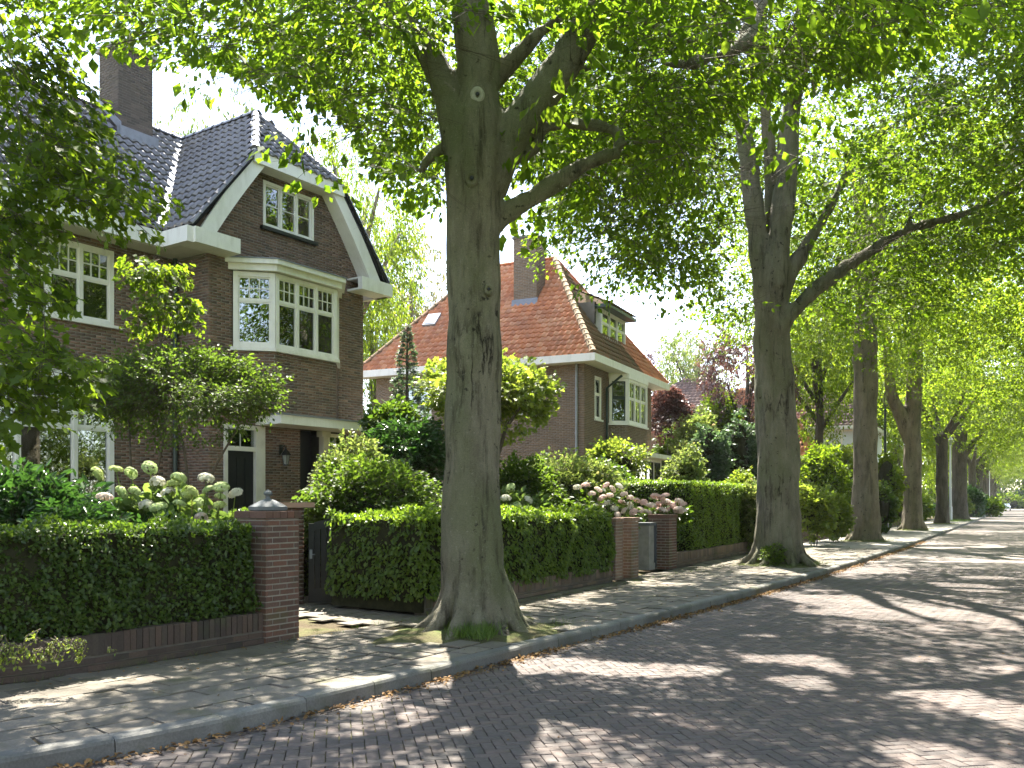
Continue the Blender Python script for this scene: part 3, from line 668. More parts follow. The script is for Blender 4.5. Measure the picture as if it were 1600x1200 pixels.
# eaves: boxed gutters, soffits, bargeboards
b = MB()
b.box(-9.8, EL + .02, mainE - .10, mainE + .04, EZ - .30, EZ + .02); b.build('eaves_gutter', M['white'], h1)
b = MB(); b.box(-9.8, EL + .02, mainE + .04, 1.1, EZ - .28, EZ - .24); b.box(EL + .04, 0, FB + .1, 1.1, EZ - .281, EZ - .241); b.build('soffit', M['cream'], h1)
b = MB(); b.box(EL - .10, EL + .04, FB - .02, mainE + .05, EZ - .302, EZ + .021); b.build('eaves_gutter', M['white'], h1)
for x0, x1 in ((EL + .04, .42), (2 * AC - .30, ER + .08)):
    b = MB(); b.box(x0, x1, FB - .1, FB + .04, EZ - .30, EZ + .02); b.box(x0, x1, FB + .04, -.002, EZ - .30, EZ - .25); b.box(x0 + .001, x1 - .001, FB + .04, -.002, EZ - .02, EZ + .018)
    b.box(x1 - .04, x1, FB + .04, -.002, EZ - .25, EZ - .02); b.build('eaves_return', M['white'], h1)
b = MB(); b.box(ER - .04, ER + .08, FB + .04, 7, EZ - .30, EZ + .02); b.build('eaves_gutter', M['white'], h1)
for sgn in (1, -1):
    f = lambda x: AC + sgn * (x - AC)
    b = MB()
    bell = [(EL + .55, EZ - .02), (EL + .80, EZ + .42), (EL + 1.05, EZ + .92), (EL + hx + .02, hipz - .06)]
    bell = [(EL + .05 + .16 * (1 - k) ** 2 + (hx - .03) * k, EZ - .02 + (hipz - EZ - .03) * k) for k in np.linspace(0, 1, 7)]
    for (xa, za), (xb, zb) in zip(bell[:-1], bell[1:]):
        d = Vector((xb - xa, 0, zb - za)).normalized(); pn = Vector((d.z, 0, -d.x)) * .33
        q = [(f(xa), FB + .02, za), (f(xb), FB + .02, zb), (f(xb + pn.x), FB + .02, zb + pn.z), (f(xa + pn.x), FB + .02, za + pn.z)]
        b.prism(q, (0, .06, 0))
        q = [(f(xa + pn.x * .8), FB + .08, za + pn.z * .8), (f(xb + pn.x * .8), FB + .08, zb + pn.z * .8), (f(xb + pn.x * .9), FB + .08, zb + pn.z * .9), (f(xa + pn.x * .9), FB + .08, za + pn.z * .9)]
        b.prism(q, (0, .36, 0))
    b.build('bargeboard', M['white'], h1)
b = MB(); b.box(EL + hx - .05, ER - hx + .05, FB - .04, FB + .05, hipz - .26, hipz + .03); b.box(EL + hx + .2, ER - hx - .2, FB + .05, .0, hipz - .24, hipz - .19); b.build('bargeboard', M['white'], h1)
# attic window, oriel, cornice
window(h1, (ATT[0], -.0, ATT[2]), (1, 0, 0), (0, -1, 0), ATT[1] - ATT[0], ATT[3] - ATT[2], [1, 1, 1], 0, (1, 1), (1, 2), .07, .02, sill=False)
b = MB(); b.box(ATT[0] - .08, ATT[1] + .08, -.09, .02, ATT[2] - .075, ATT[2] - .002); b.build('sill', M['black'], h1)
for i in range(3):
    p, q = Vector((*bp[i], 0)), Vector((*bp[i + 1], 0)); ux = (q - p).normalized(); n = Vector((ux.y, -ux.x, 0)); L = (q - p).length
    window(h1, (p.x + n.x * .02, p.y + n.y * .02, 5.02), ux, n, L, 1.66, [1] if i != 1 else [1, 1, 1], .36, (3, 2), (1, 1), .085 if i == 1 else .1, .01, sill=False, room=False)
b = MB(); o_ = .10
co = lambda e: [(.64 - e, .0), (1.3 - e * .5, -.6 - e), (3.16 + e * .5, -.6 - e), (3.82 + e, .0)]
b.prism([(x, y, 4.94) for x, y in co(.08)], (0, 0, .078)); b.build('bay_sill', M['white'], h1)
b = MB(); b.prism([(x, y, 6.70) for x, y in co(.14)], (0, 0, .14)); b.prism([(x, y, 6.841) for x, y in co(.22)], (0, 0, .10)); b.build('bay_cornice', M['white'], h1)
b = MB(); b.prism([(x, y, 6.942) for x, y in co(.24)], (0, 0, .025)); b.build('bay_roof', M['lead'], h1)
# left wing windows
window(h1, (WU[0], 1.1, WU[2]), (1, 0, 0), (0, -1, 0), WU[1] - WU[0], WU[3] - WU[2], [1, 1, 1], .42, (3, 2), (1, 1), .085, .02)
window(h1, (WG[0], 1.1, WG[2]), (1, 0, 0), (0, -1, 0), WG[1] - WG[0], WG[3] - WG[2], [1, 1.15, 1.15, .75], .30, (4, 3), (1, 1), .095, .03, curtain=[(3.66, 3.98), (1.98, 2.2)])
b = MB(); b.box(WG[0] - .3, WG[1] + .12, .92, 1.098, WG[3], WG[3] + .16); b.build('window_cornice', M['white'], h1)
downpipe(h1, -.10, 1.02, 0, 6.95, .05, M['darkgreen'])
# porch canopy, doors, piers, lantern
b = MB(); b.box(1.25, 4.98, -.85, -.002, 3.34, 3.54); b.build('porch_canopy', M['white'], h1)
b = MB(); b.box(1.22, 5.0, -.88, -.002, 3.542, 3.57); b.build('canopy_flashing', M['lead'], h1)
b = MB(); b.box(.38, .47, -.04, .14, .25, 3.32); b.box(1.24, 1.5, -.04, .14, .25, 3.32); b.box(.47, 1.24, -.037, .137, 3.22, 3.32); b.box(.47, 1.24, -.02, .12, 2.74, 2.84)
df = b.build('door_frame', M['cream'], h1)
b = MB(); b.box(.85, .87, .03, .06, 2.84, 3.22); b.build('glazing_bar', M['cream'], df)
for x0, x1 in ((.47, .85), (.87, 1.24)): b = MB(); b.box(x0, x1, .04, .05, 2.84, 3.22); b.build('pane', M['glass'], df)
b = MB(); b.box(.47, 1.24, .06, .12, .25, 2.74)
for k in range(3):
    b.box(.54 + k * .23, .70 + k * .23, .045, .062, 1.35, 2.6); b.box(.54 + k * .23, .70 + k * .23, .045, .062, .42, 1.15)
dr = b.build('front_door', M['black'], h1); b = MB(); b.tube([(1.17, .02, 1.2), (1.17, .02, 1.38)], .014, 8); b.tube([(1.17, .06, 1.22), (1.17, .02, 1.22)], .01, 6); b.tube([(1.17, .06, 1.36), (1.17, .02, 1.36)], .01, 6); b.build('handle', M['lead'], dr)
b = MB(); b.box(2.58, 3.24, .35, .40, .25, 3.34); b.box(2.6, 3.2, .34, .352, .5, 1.5); b.build('inner_door', M['black'], h1)
b = MB(); b.poly([(2.58, 1.4, 0), (4.05, 1.4, 0), (4.05, 1.4, 3.34), (2.58, 1.4, 3.34)]); b.poly([(2.58, 0.01, 0), (2.58, 1.4, 0), (2.58, 1.4, 3.34), (2.58, .01, 3.34)]); b.poly([(4.05, 1.4, 0), (4.05, .01, 0), (4.05, .01, 3.34), (4.05, 1.4, 3.34)]); b.build('porch_wall', M['mortar_dark'], h1)
b = MB(); b.box(3.28, 3.44, -.06, .10, .2, 3.34); b.box(3.24, 3.48, -.075, .115, 2.55, 2.66); b.box(3.22, 3.50, -.08, .12, 3.2, 3.338); b.build('porch_post', M['cream'], h1)
window(h1, (3.5, .02, 1.2), (1, 0, 0), (0, -1, 0), .55, 2.1, [1], .3, (2, 1), (1, 1), .05, .0, room=False, sill=False)
ln = thing('wall_lantern', 'small dark lantern on the brick pier beside the front door', 'lantern', (0, 0, 0))
b = MB()
for k in range(6):
    a = k * math.pi / 3; b.tube([(math.cos(a) * .06, math.sin(a) * .06, -.14), (math.cos(a) * .10, math.sin(a) * .10, .07)], .008, 4)
b.lathe([(.13, .07), (.09, .13), (.03, .2), (.012, .26)], n=6); b.lathe([(.075, -.17), (.06, -.14)], n=6); b.tube([(0, 0, .24), (0, .05, .30), (0, .17, .22)], .014, 6); b.box(-.05, .05, .155, .172, .08, .32)
ln.location = O1 + Matrix.Rotation(R(90 - TH1), 3, 'Z') @ Vector((1.98, -.175, 2.62)); ln.rotation_euler = (0, 0, R(90 - TH1))
b.build('lantern_frame', M['black'], ln); b = MB(); b.lathe([(.055, -.135), (.09, .068)], n=6); b.build('lantern_glass', M['lamp_glass'], ln)
# chimney
cbk = Brickwork(h1, M['brick_chim'], M['mortar_dark'])
cx0, cx1, cy0, cy1, cz0, cz1 = .02, .92, 3.35, 4.15, 9.6, 12.35
for o_c, ux, nn, L in (((cx0, cy0, 0), (1, 0, 0), (0, -1, 0), cx1 - cx0), ((cx0, cy1, 0), (0, -1, 0), (-1, 0, 0), cy1 - cy0), ((cx1, cy0, 0), (0, 1, 0), (1, 0, 0), cy1 - cy0), ((cx1, cy1, 0), (-1, 0, 0), (0, 1, 0), cx1 - cx0)):
    cbk.face(o_c, ux, nn, (0, L), cz0, cz1)
ch = cbk.done('chimney', 300)
b = MB(); b.box(cx0 - .07, cx1 + .07, cy0 - .07, cy1 + .07, cz1, cz1 + .09); b.build('chimney_cap', M['stone'], ch)
b = MB(); b.lathe([(.13, 0), (.12, .26), (.14, .3)], (.42, 3.75, cz1 + .09), 12); b.build('chimney_pot', M['brick_h1'], ch)
b = MB(); b.box(cx0 - .05, cx1 + .05, cy0 - .16, cy0 - .012, 10.16, 10.42); b.prism([(cx0 - .02, cy0 - .15, 10.3), (cx0 - .02, cy1, 11.15), (cx0 - .02, cy1, 11.3), (cx0 - .02, cy0 - .15, 10.5)], (-.03, 0, 0)); b.build('lead_flashing', M['lead'], h1)
# ================================================================ house two: orange tiled hipped roof
TH2 = 26.0; O2 = Vector(((913 - 800) / F * 32, 32, 0))
h2 = thing('brick_house', 'brown brick house with orange tiled hipped roof, flat-roofed dormer and mossy hip beyond the hedge', 'house', O2, R(90 - TH2))
A2, B2, E2, Z2 = 8.1, 9.0, 6.82, 11.7; OV = .55
bw2 = Brickwork(h2, M['brick_tan'], M['mortar'])
bw2.mat = M['brick_h2'] = brick_mat('warm_brown_brick', [(.18, .122, .078), (.225, .152, .098), (.15, .106, .07), (.20, .142, .098)], dirtamt=.3)
bw2.face((0, B2, 0), (0, -1, 0), (-1, 0, 0), (0, B2), 1.5, E2 - .2, [(B2 - 3.5, B2 - 2.35, 4.9, 6.2), (B2 - 7.6, B2 - 6.4, 4.9, 6.2)])
bw2.face((0, 0, 0), (1, 0, 0), (0, -1, 0), (0, A2), 1.5, E2 - .2, [(2.6, 5.9, 4.6, 6.6), (2.5, 7.9, 1.5, 3.5), (1.05, 1.75, 4.7, 6.3)])
bp2 = [(2.62, 0), (3.05, -.62), (5.45, -.62), (5.88, 0)]
for i in range(3):
    p, q = Vector((*bp2[i], 0)), Vector((*bp2[i + 1], 0)); ux = (q - p).normalized(); n = Vector((ux.y, -ux.x, 0))
    bw2.face(p, ux, n, (0, (q - p).length), 3.6, 4.6)
bw2.done('wall', 200)
b = MB(); b.poly([(A2, 0, 0), (A2, B2, 0), (A2, B2, E2 - .2), (A2, 0, E2 - .2)]); b.poly([(A2, B2, 0), (0, B2, 0), (0, B2, E2 - .2), (A2, B2, E2 - .2)]); b.poly([(0, B2, 0), (0, 0, 0), (0, 0, 1.5), (0, B2, 1.5)]); b.poly([(0, 0, 0), (A2, 0, 0), (A2, 0, 1.5), (0, 0, 1.5)])
b.build('rear_wall', M['brick_h2'], h2)
b = MB()
for z in (1.4, 3.7, E2 - .3): b.box(.1, A2 - .1, .12, B2 - .1, z, z + .05)
b.box(.1, A2 - .1, 3.0, 3.05, 1.4, E2 - .3); b.build('floor_slab', M['room'], h2)
to = pantile('roof_tile', M['tile_orange'], .32); tm = pantile('roof_tile', M['tile_moss'], .32)
e = [(-OV, -OV, E2 + .04), (A2 + OV, -OV, E2 + .04), (A2 + OV, B2 + OV, E2 + .04), (-OV, B2 + OV, E2 + .04)]; ra, rb = (4.05, 2.9, Z2), (4.05, 6.3, Z2)
roof_face(h2, [e[3], e[0], ra, rb], 0, 1, None, to, .235, .30, 300, rs(21))
# the street slope: mossy near the hip, clean orange beyond the dormer
dz = (Z2 - E2 - .04); fr_ = lambda a, b_: (a, b_, E2 + .04 + (b_ + OV) / (2.9 + OV) * dz)
roof_face(h2, [e[0], fr_(5.0, -OV), fr_(4.4, 2.2), ra], 0, 1, None, tm, .235, .30, 200, rs(22))
roof_face(h2, [fr_(5.0, -OV), e[1], ra, fr_(4.4, 2.2)], 0, 1, None, to, .235, .30, 100, rs(23))
b = MB(); b.poly([e[1], e[2], rb, ra]); b.poly([e[2], e[3], rb]); b.build('rear_roof', M['tile_orange'], h2)
up = Vector((0, 0, .05)); M['hip'] = M['tile_moss']
ridge_caps(h2, Vector(e[0]) + up, Vector(ra) + up, plain('mossy_hip_tile', (.24, .17, .10), .85, .25, 5, .3, .2, dirt=(.17, .17, .08)), .13, .36)
ridge_caps(h2, Vector(e[1]) + up, Vector(ra) + up, M['tile_orange'], .12, .4); ridge_caps(h2, Vector(ra) + up, Vector(rb) + up, M['tile_orange'], .12, .4); ridge_caps(h2, Vector(e[3]) + up, Vector(rb) + up, M['tile_moss'], .12, .4)
b = MB(); b.box(-OV - .10, -OV + .04, -OV - .10, B2 + OV, E2 - .24, E2 + .03); b.build('eaves_gutter', M['white'], h2)
b = MB(); b.box(-OV + .04, A2 + OV + .1, -OV - .10, -OV + .04, E2 - .241, E2 + .029); b.build('eaves_gutter', M['white'], h2)
b = MB(); b.box(-OV + .04, 0, -OV + .04, B2 + OV, E2 - .22, E2 - .18); b.box(0, A2 + OV, -OV + .04, 0, E2 - .22, E2 - .18); b.build('soffit', M['white'], h2)
# windows
bx = M['white']
for i in range(3):
    p, q = Vector((*bp2[i], 0)), Vector((*bp2[i + 1], 0)); ux = (q - p).normalized(); n = Vector((ux.y, -ux.x, 0)); L = (q - p).length
    window(h2, (p.x + n.x * .02, p.y + n.y * .02, 4.66), ux, n, L, 1.74, [1] if i != 1 else [1, 1, 1], .42, (2 if i == 1 else 1, 1), (2 if i == 1 else 1, 1), .11, .01, sill=False, room=False, sash=M['darkgreen'] if i == 0 else None, curtain=[(.1, .4), (1.9, 2.3)] if i == 1 else None)
c2 = lambda e: [(2.62 - e, .0), (3.05 - e * .5, -.62 - e), (5.45 + e * .5, -.62 - e), (5.88 + e, .0)]
b = MB(); b.prism([(x, y, 4.59) for x, y in c2(.08)], (0, 0, .068)); b.build('bay_sill', M['white'], h2)
b = MB(); b.prism([(x, y, 6.402) for x, y in c2(.06)], (0, 0, .19)); b.build('bay_cornice', M['white'], h2)
b = MB(); b.box(2.3, 8.0, -.95, -.003, 3.44, 3.62); b.build('bay_cornice', M['white'], h2)
window(h2, (2.6, -.55, 1.6), (1, 0, 0), (0, -1, 0), 5.2, 1.83, [1, 1, 1, 1, 1], .5, (2, 1), (1, 1), .12, .0, sill=False, sash=M['darkgreen'])
b = MB(); b.box(2.6, 2.7, -.54, -.002, 1.5, 3.438); b.box(7.75, 7.8, -.54, -.002, 1.5, 3.438); b.build('bay_side', M['white'], h2)
window(h2, (1.05, .0, 4.7), (1, 0, 0), (0, -1, 0), .7, 1.6, [1], .4, (1, 1), (1, 1), .08, .0, room=False)
for b0 in (3.5, 7.6): window(h2, (0, b0, 4.9), (0, -1, 0), (-1, 0, 0), 1.15 if b0 == 3.5 else 1.2, 1.3, [1, 1], .0, (1, 1), (1, 1), .08, .01)
# dormer
dm = MB(); d0, d1, db = 2.5, 5.35, .28
zf = lambda b_: fr_(0, b_)[2]
dm.prism([(d0, db + .05, zf(db) - .06), (d0, 1.75, 9.1), (d0, db + .05, 9.1)], (.06, 0, 0)); dm.prism([(d1, db + .05, zf(db) - .06), (d1, 1.75, 9.1), (d1, db + .05, 9.1)], (-.06, 0, 0))
dmo = dm.build('dormer', M['white'], h2)
b = MB(); b.prism([(d0 - .01, .5, zf(.5) + .18), (d0 - .01, 1.35, 9.0), (d0 - .01, .5, 9.0)], (-.012, 0, 0)); b.build('dormer_pane', M['glass'], dmo)
window(h2, (d0 + .0, db, zf(db) - .02), (1, 0, 0), (0, -1, 0), d1 - d0, 9.1 - zf(db) + .02, [1, 1, 1], .45, (1, 1), (1, 1), .10, .02, room=True, sill=True)
b = MB(); b.box(d0 - .28, d1 + .28, -.12, 1.5, 9.10, 9.22); b.build('dormer_fascia', M['darkgreen'], dmo)
roof_face(h2, [(d0 - .26, -.10, 9.23), (d1 + .26, -.10, 9.23), (d1 - .35, 1.85, 10.16), (d0 + .35, 1.85, 10.16)], 0, 1, None, tm, .235, .30, 60, rs(24), 'dormer_roof')
b = MB(); b.poly([(d0 - .26, -.10, 9.22), (d0 + .35, 1.85, 10.16), (d0 - .26, 1.45, 9.22)]); b.poly([(d1 + .26, -.10, 9.22), (d1 + .26, 1.45, 9.22), (d1 - .35, 1.85, 10.16)]); b.build('dormer_roof', M['tile_moss'], h2)
b = MB(); b.box(d0 - .1, d1 + .1, db - .1, db - .022, zf(db) - .16, zf(db) - .03); b.build('lead_flashing', M['lead'], h2)
# skylight, chimney, pipes
sk = MB(); an = math.atan2(dz, 4.05 + OV); nv = Vector((-math.sin(an), 0, math.cos(an))); uv = Vector((math.cos(an), 0, math.sin(an)))
c0 = Vector((1.25, 7.55, E2 + .04 + (1.25 + OV) * dz / (4.05 + OV))) + nv * .05
sk.obox(c0, uv * .75, Vector((0, -.6, 0)), nv * .09); skl = sk.build('skylight', M['lead'], h2)
b = MB(); b.obox(c0 + uv * .08 + Vector((0, -.08, 0)) + nv * .091, uv * .59, Vector((0, -.44, 0)), nv * .012); b.build('pane', plain('bright_skylight', (.55, .60, .66), .12, .02, 2, 0, .8), skl)
ck = Brickwork(h2, M['brick_h2'], M['mortar']); x0, x1, y0, y1 = 1.9, 2.75, 2.75, 3.75
for o_c, ux, nn, L in (((x0, y1, 0), (0, -1, 0), (-1, 0, 0), y1 - y0), ((x0, y0, 0), (1, 0, 0), (0, -1, 0), x1 - x0), ((x1, y0, 0), (0, 1, 0), (1, 0, 0), y1 - y0), ((x1, y1, 0), (-1, 0, 0), (0, 1, 0), x1 - x0)): ck.face(o_c, ux, nn, (0, L), 9.2, 12.05)
c_ = ck.done('chimney', 120); b = MB(); b.box(x0 - .05, x1 + .05, y0 - .05, y1 + .05, 12.05, 12.14); b.build('chimney_cap', M['mortar_dark'], c_)
for yy in (3.0, 3.5): b = MB(); b.lathe([(.09, 0), (.08, .16)], (2.3, yy, 12.14), 10); b.build('chimney_pot', M['brick_h2'], c_)
b = MB(); b.prism([(x0 - .09, y0 - .06, 9.32), (x0 - .09, y1 + .06, 9.32), (x0 - .01, y1 + .06, 9.62), (x0 - .01, y0 - .06, 9.62)], (-.02, 0, .02)); b.build('lead_flashing', M['lead'], h2)
downpipe(h2, -.07, .28, .5, E2 - .2, .05, M['grey_metal']); downpipe(h2, 2.1, -.10, .5, 5.95, .05, M['darkgreen'], (2.52, -.55, 6.45))
# ================================================================ more distant houses
def far_house(label, O, th, A, B, ez, rz, wallm, roofm, upper=None, wins=(), ov=.5):
    h = thing('distant_house', label, 'house', O, R(90 - th), 'houses further along the street')
    b = MB(); b.box(0, A, 0, B, 0, ez if not upper else upper[0]); b.build('wall', wallm, h)
    if upper: b = MB(); b.box(-.15, A + .15, -.15, B + .15, upper[0], ez); b.build('upper_storey', upper[1], h); b = MB(); b.box(-.22, A + .22, -.22, B + .22, upper[0] - .08, upper[0] + .12); b.build('band', M['white'], h)
    tl = pantile('roof_tile', roofm, .42)
    E = [(-ov, -ov, ez), (A + ov, -ov, ez), (A + ov, B + ov, ez), (-ov, B + ov, ez)]; r0, r1 = (A / 2, B * .38, rz), (A / 2, B * .62, rz)
    roof_face(h, [E[3], E[0], r0, r1], 0, 1, None, tl, .3, .40, 40, rs(31)); roof_face(h, [E[0], E[1], r0], 0, 1, None, tl, .3, .40, 40, rs(32))
    b = MB(); b.poly([E[1], E[2], r1, r0]); b.poly([E[2], E[3], r1]); b.build('rear_roof', roofm, h)
    b = MB(); b.box(-ov, A + ov, -ov - .1, -ov, ez - .22, ez + .02); b.box(-ov - .1, -ov, -ov - .1, B + ov, ez - .221, ez + .021); b.box(-ov, 0, -ov, B + ov, ez - .2, ez - .16); b.box(0, A, -ov, 0, ez - .2, ez - .16); b.build('eaves_gutter', M['white'], h)
    for (o, ux, n, w, hh, li) in wins: window(h, o, ux, n, w, hh, li, .0, (1, 1), (1, 1), .12, .03, room=False)
    return h
w_ = [((-.16, 4.5, 5.5), (0, -1, 0), (-1, 0, 0), 2.0, 1.2, [1, 1]), ((-.16, 1.6, 5.5), (0, -1, 0), (-1, 0, 0), 1.0, 1.2, [1]), ((1.2, -.16, 5.5), (1, 0, 0), (0, -1, 0), 2.4, 1.2, [1, 1, 1]), ((-.02, 4.2, 2.0), (0, -1, 0), (-1, 0, 0), 2.0, 1.6, [1, 1])]
far_house('pale house with clad upper storey and pinkish roof between second and third trunks', P(1352, 700, 62).xy.to_3d(), 29, 8, 7, 6.95, 10.6, M['brick_h2'], M['tile_brown'], (4.3, plain('pale_cladding', (.60, .64, .70), .6, .08, 3)), w_)
far_house('house with steep orange roof half hidden behind the second street tree', P(1254, 700, 58).xy.to_3d(), 29, 7, 8, 4.6, 9.8, M['brick_h2'], M['tile_orange'])
far_house('house with weathered brown roof rising behind the copper beech and columnar trees', P(1152, 700, 58).xy.to_3d(), 28, 8, 8, 7.2, 10.4, M['brick_h2'], M['tile_brown'])
M['gate_grey'] = plain('dark_grey_paint', (.03, .036, .04), .45, .2, 5, .08)
# ================================================================ front boundary: low walls, brick pillars, gates
def low_wall(s0, s1, t0, label, mat, zt=.40, cap=True, limit=300, depth=.22):
    w = thing('low_brick_wall', label, 'wall', st((s0 + s1) / 2, t0 + wl((s0 + s1) / 2)), 0)
    org = w.location.copy(); V = []; mats = []; capm = []; bk = MB(); r = rs(int(s0 * 10) + 99)
    ncap = int((s1 - s0) / .075); hc = .20
    pa = lambda s, t, z=0: st(s, t + wl(s), z) - org
    for i in range(int((s1 - s0) / .5) + 1):
        a, c = s0 + i * .5, min(s0 + (i + 1) * .5, s1)
        if c - a < .01: continue
        bk.hexa([pa(a, t0 + .012, -.05), pa(c, t0 + .012, -.05), pa(c, t0 + depth, -.05), pa(a, t0 + depth, -.05), pa(a, t0 + .012, zt - .012), pa(c, t0 + .012, zt - .012), pa(c, t0 + depth, zt - .012), pa(a, t0 + depth, zt - .012)])
    wo = bk.build('wall_core', M['mortar_dark'], w)
    if cap:
        for i in range(ncap):              # soldier course on top: full bricks on end, seen from front and above
            s = s0 + (i + .5) * (s1 - s0) / ncap; p = pa(s, t0 - .006 + r.normal(0, .003), zt - hc / 2 + r.normal(0, .002)); a = stang(s) + r.normal(0, .012)
            capm.append(trs(p.x, p.y, p.z, a, (s1 - s0) / ncap - .014, depth + .01, hc))
    z = 0.0; k = 0; top = zt - hc - .01 if cap else zt
    while z < top - .02:
        zt2 = min(z + .066, top); s = s0 - (.11 if k % 2 else 0)
        while s < s1:
            l, rr = max(s, s0), min(s + .21, s1)
            if rr - l > .04:
                p = pa((l + rr) / 2, t0 + r.normal(0, .002) - (.02 if k == 0 else 0), (z + zt2) / 2); mats.append(trs(p.x, p.y, p.z, stang(s), rr - l, .1, zt2 - z - .012))
            s += .22
        z = zt2; k += 1
    ub = MB(); c = .035; ub.v = [(-.5, 0, -.5), (.5, 0, -.5), (.5, 1, -.5), (-.5, 1, -.5), (-.5, 0, .5 - c), (.5, 0, .5 - c), (.5, 1, .5 - c), (-.5, 1, .5 - c), (-.5 + c, .02, .5), (.5 - c, .02, .5), (.5 - c, .98, .5), (-.5 + c, .98, .5)]
    ub.f = [(8, 9, 10, 11)] + [(i, (i + 1) % 4, 4 + (i + 1) % 4, 4 + i) for i in range(4)] + [(4 + i, 4 + (i + 1) % 4, 8 + (i + 1) % 4, 8 + i) for i in range(4)]
    me = ub.mesh('brick'); me.materials.append(mat)
    pieces('brick', me, mats + capm, wo, limit, 'brickwork'); return w
def pillar(x, y, rz, w, d, h, label, mat, cap=None, limit=300, coping=True, group=None):
    """x, y: front left corner on the pavement"""
    p = thing('brick_pillar', label, 'pillar', (x, y, 0), rz, group); K = Brickwork(p, mat, M['mortar'], .205, .0665, .011); hb = h - (.085 if coping else 0)
    for i, (o, ux, n, L) in enumerate((((0, 0, 0), (1, 0, 0), (0, -1, 0), w), ((0, d, 0), (0, -1, 0), (-1, 0, 0), d), ((w, 0, 0), (0, 1, 0), (1, 0, 0), d), ((w, d, 0), (-1, 0, 0), (0, 1, 0), w))): K.face(o, ux, n, (0, L), 0, hb)
    K.done('pillar_core', limit)
    if coping:
        e = .022; me = unit_brick('coping_brick', .03, .06, .08, mat); n = max(2, int(round(w / .105)))
        for i in range(n):
            for k in range(2):
                o = bpy.data.objects.new('coping_brick', me); C.objects.link(o); o.parent = p; o.location = (-e + (w + 2 * e) * (i + .5) / n, -e + (d + 2 * e) * (k + .5) / 2, h); o.scale = ((w + 2 * e) / n - .008, (d + 2 * e) / 2 - .008, 1)
    if cap == 'finial':
        b = MB(); r = .7071; b.lathe([(w * .40 / .94, 0), (w * .44 / .94, .012), (w * .44 / .94, .05), (w * .37, .075), (w * .22, .115), (w * .10, .135), (.028, .14)], (w / 2, d / 2, h), 8, R(22.5)); b.build('cap_stone', M['slate_cap'], p)
        b = MB(); b.lathe([(.036, .138), (.022, .155), (.026, .175), (.052, .20), (.046, .222), (.02, .24), (.012, .25)], (w / 2, d / 2, h), 10); b.build('finial', M['slate_cap'], p)
    return p
q0 = inv(-2.62, 10.55)
T0 = WT + .0
low_wall(-6.8, q0[0] - .50, T0 + .02, 'low blackened brick wall under the dark hedge at the left, soldier course on top', M['brick_old'], .35)
PZ = R(90 - 35)
pillar(*st(q0[0] - .50, T0 - .03).xy, stang(q0[0] - .3), .50, .50, 1.50, 'red brick gate pillar with grey stone cap and star-like finial beside the open black gate', M['brick_pillar'], 'finial')
# inner pillar with pale stone slab behind, beside the path
pi_ = P(452, 800, 13.6); ip = pillar(pi_.x - .12, pi_.y, PZ, .45, .45, 1.52, 'inner brick pier with flat reddish slab behind the finial pillar', M['brick_pillar'], None, 60, False)
b = MB(); b.box(-.08, .60, -.08, .53, 1.522, 1.60); b.build('cap_slab', plain('red_slab', (.40, .25, .20), .8, .1, 5, .2), ip)
# black boarded gate standing open
def board_gate(x, y, rz, w, h, label, arch=.14, n=8, mat=None):
    g = thing('garden_gate', label, 'gate', (x, y, .05), rz); mat = mat or M['black']
    top = lambda a: h - arch * (1 - math.sin(math.pi / 2 * min(1, a / w)) ** .7)
    b = MB(); b.box(0, .085, 0, .055, 0, top(.04)); b.box(w - .085, w, 0, .055, 0, top(w)); b.box(.085, w - .085, .002, .053, .0, .22)
    k = 8
    for i in range(k):
        a0, a1 = .085 + (w - .17) * i / k, .085 + (w - .17) * (i + 1) / k
        b.prism([(a0, .002, top(a0) - .13), (a1, .002, top(a1) - .13), (a1, .002, top(a1)), (a0, .002, top(a0))], (0, .051, 0))
    b.build('gate_frame', mat, g)
    pw = (w - .17) / n
    for i in range(n):
        a0 = .085 + i * pw; b = MB(); b.box(a0 + .006, a0 + pw - .006, .016, .04, .222, top(a0 + pw / 2) - .125); b.build('board', mat, g)
    b = MB(); b.box(w * .0 + .02, .06, -.02, 0, h * .5, h * .5 + .14); b.tube([(.04, -.015, h * .55), (.04, -.05, h * .55), (.11, -.055, h * .55)], .009, 6); b.build('handle', M['grey_metal'], g)
    for z in (.25, h * .75): b = MB(); b.box(w - .3, w + .01, -.012, .001, z, z + .035); b.build('hinge', mat, g)
    return g
board_gate(P(482, 950, 13.75).x, 13.75, R(3), .95, 1.36, 'black boarded wooden gate with curved top standing open beside the ivy hedge', .16)
b = MB(); b.box(-.06, .06, -.06, .06, 0, 1.0); gp_ = P(528, 960, 12.93)
gpo = thing('gate_post', 'short dark wooden post holding the open black gate', 'post', (gp_.x + .34, 13.62, 0)); b.build('post', M['black'], gpo)
b = MB(); b.box(-.075, .075, -.075, .075, 1.0, 1.03); b.build('post_cap', M['black'], gpo)
# second stretch and its gateway
sA = inv(*GP(955, 907).xy)[0]; sH2 = inv(-1.15, 12.4)[0]
low_wall(sH2 + .1, sA - .02, T0 + .05, 'low tan brick wall with rounded soldier course under the hedge right of the big trunk', M['brick_wall'], .30)
pillar(*st(sA, T0 - .02 + wl(sA)).xy, stang(sA), .34, .36, 1.27, 'slim brick pillar at the end of the hedge, nearer of a touching pair', M['brick_tan'], None, 200, True)
pillar(*st(sA + .72, T0 - .04 + wl(sA)).xy, stang(sA), .36, .40, 1.28, 'slim brick pillar directly left of the dark grey side gate', M['brick_tan'], None, 200, True)
sB = inv(*GP(1047, 890).xy)[0]
pillar(*st(sB, T0 + .02 + wl(sB)).xy, stang(sB), .50, .52, 1.31, 'stout brick pillar right of the grey stone post, pink hydrangea above', M['brick_pillar'], None, 300, True)
gx = P(1014, 893, 21.0)
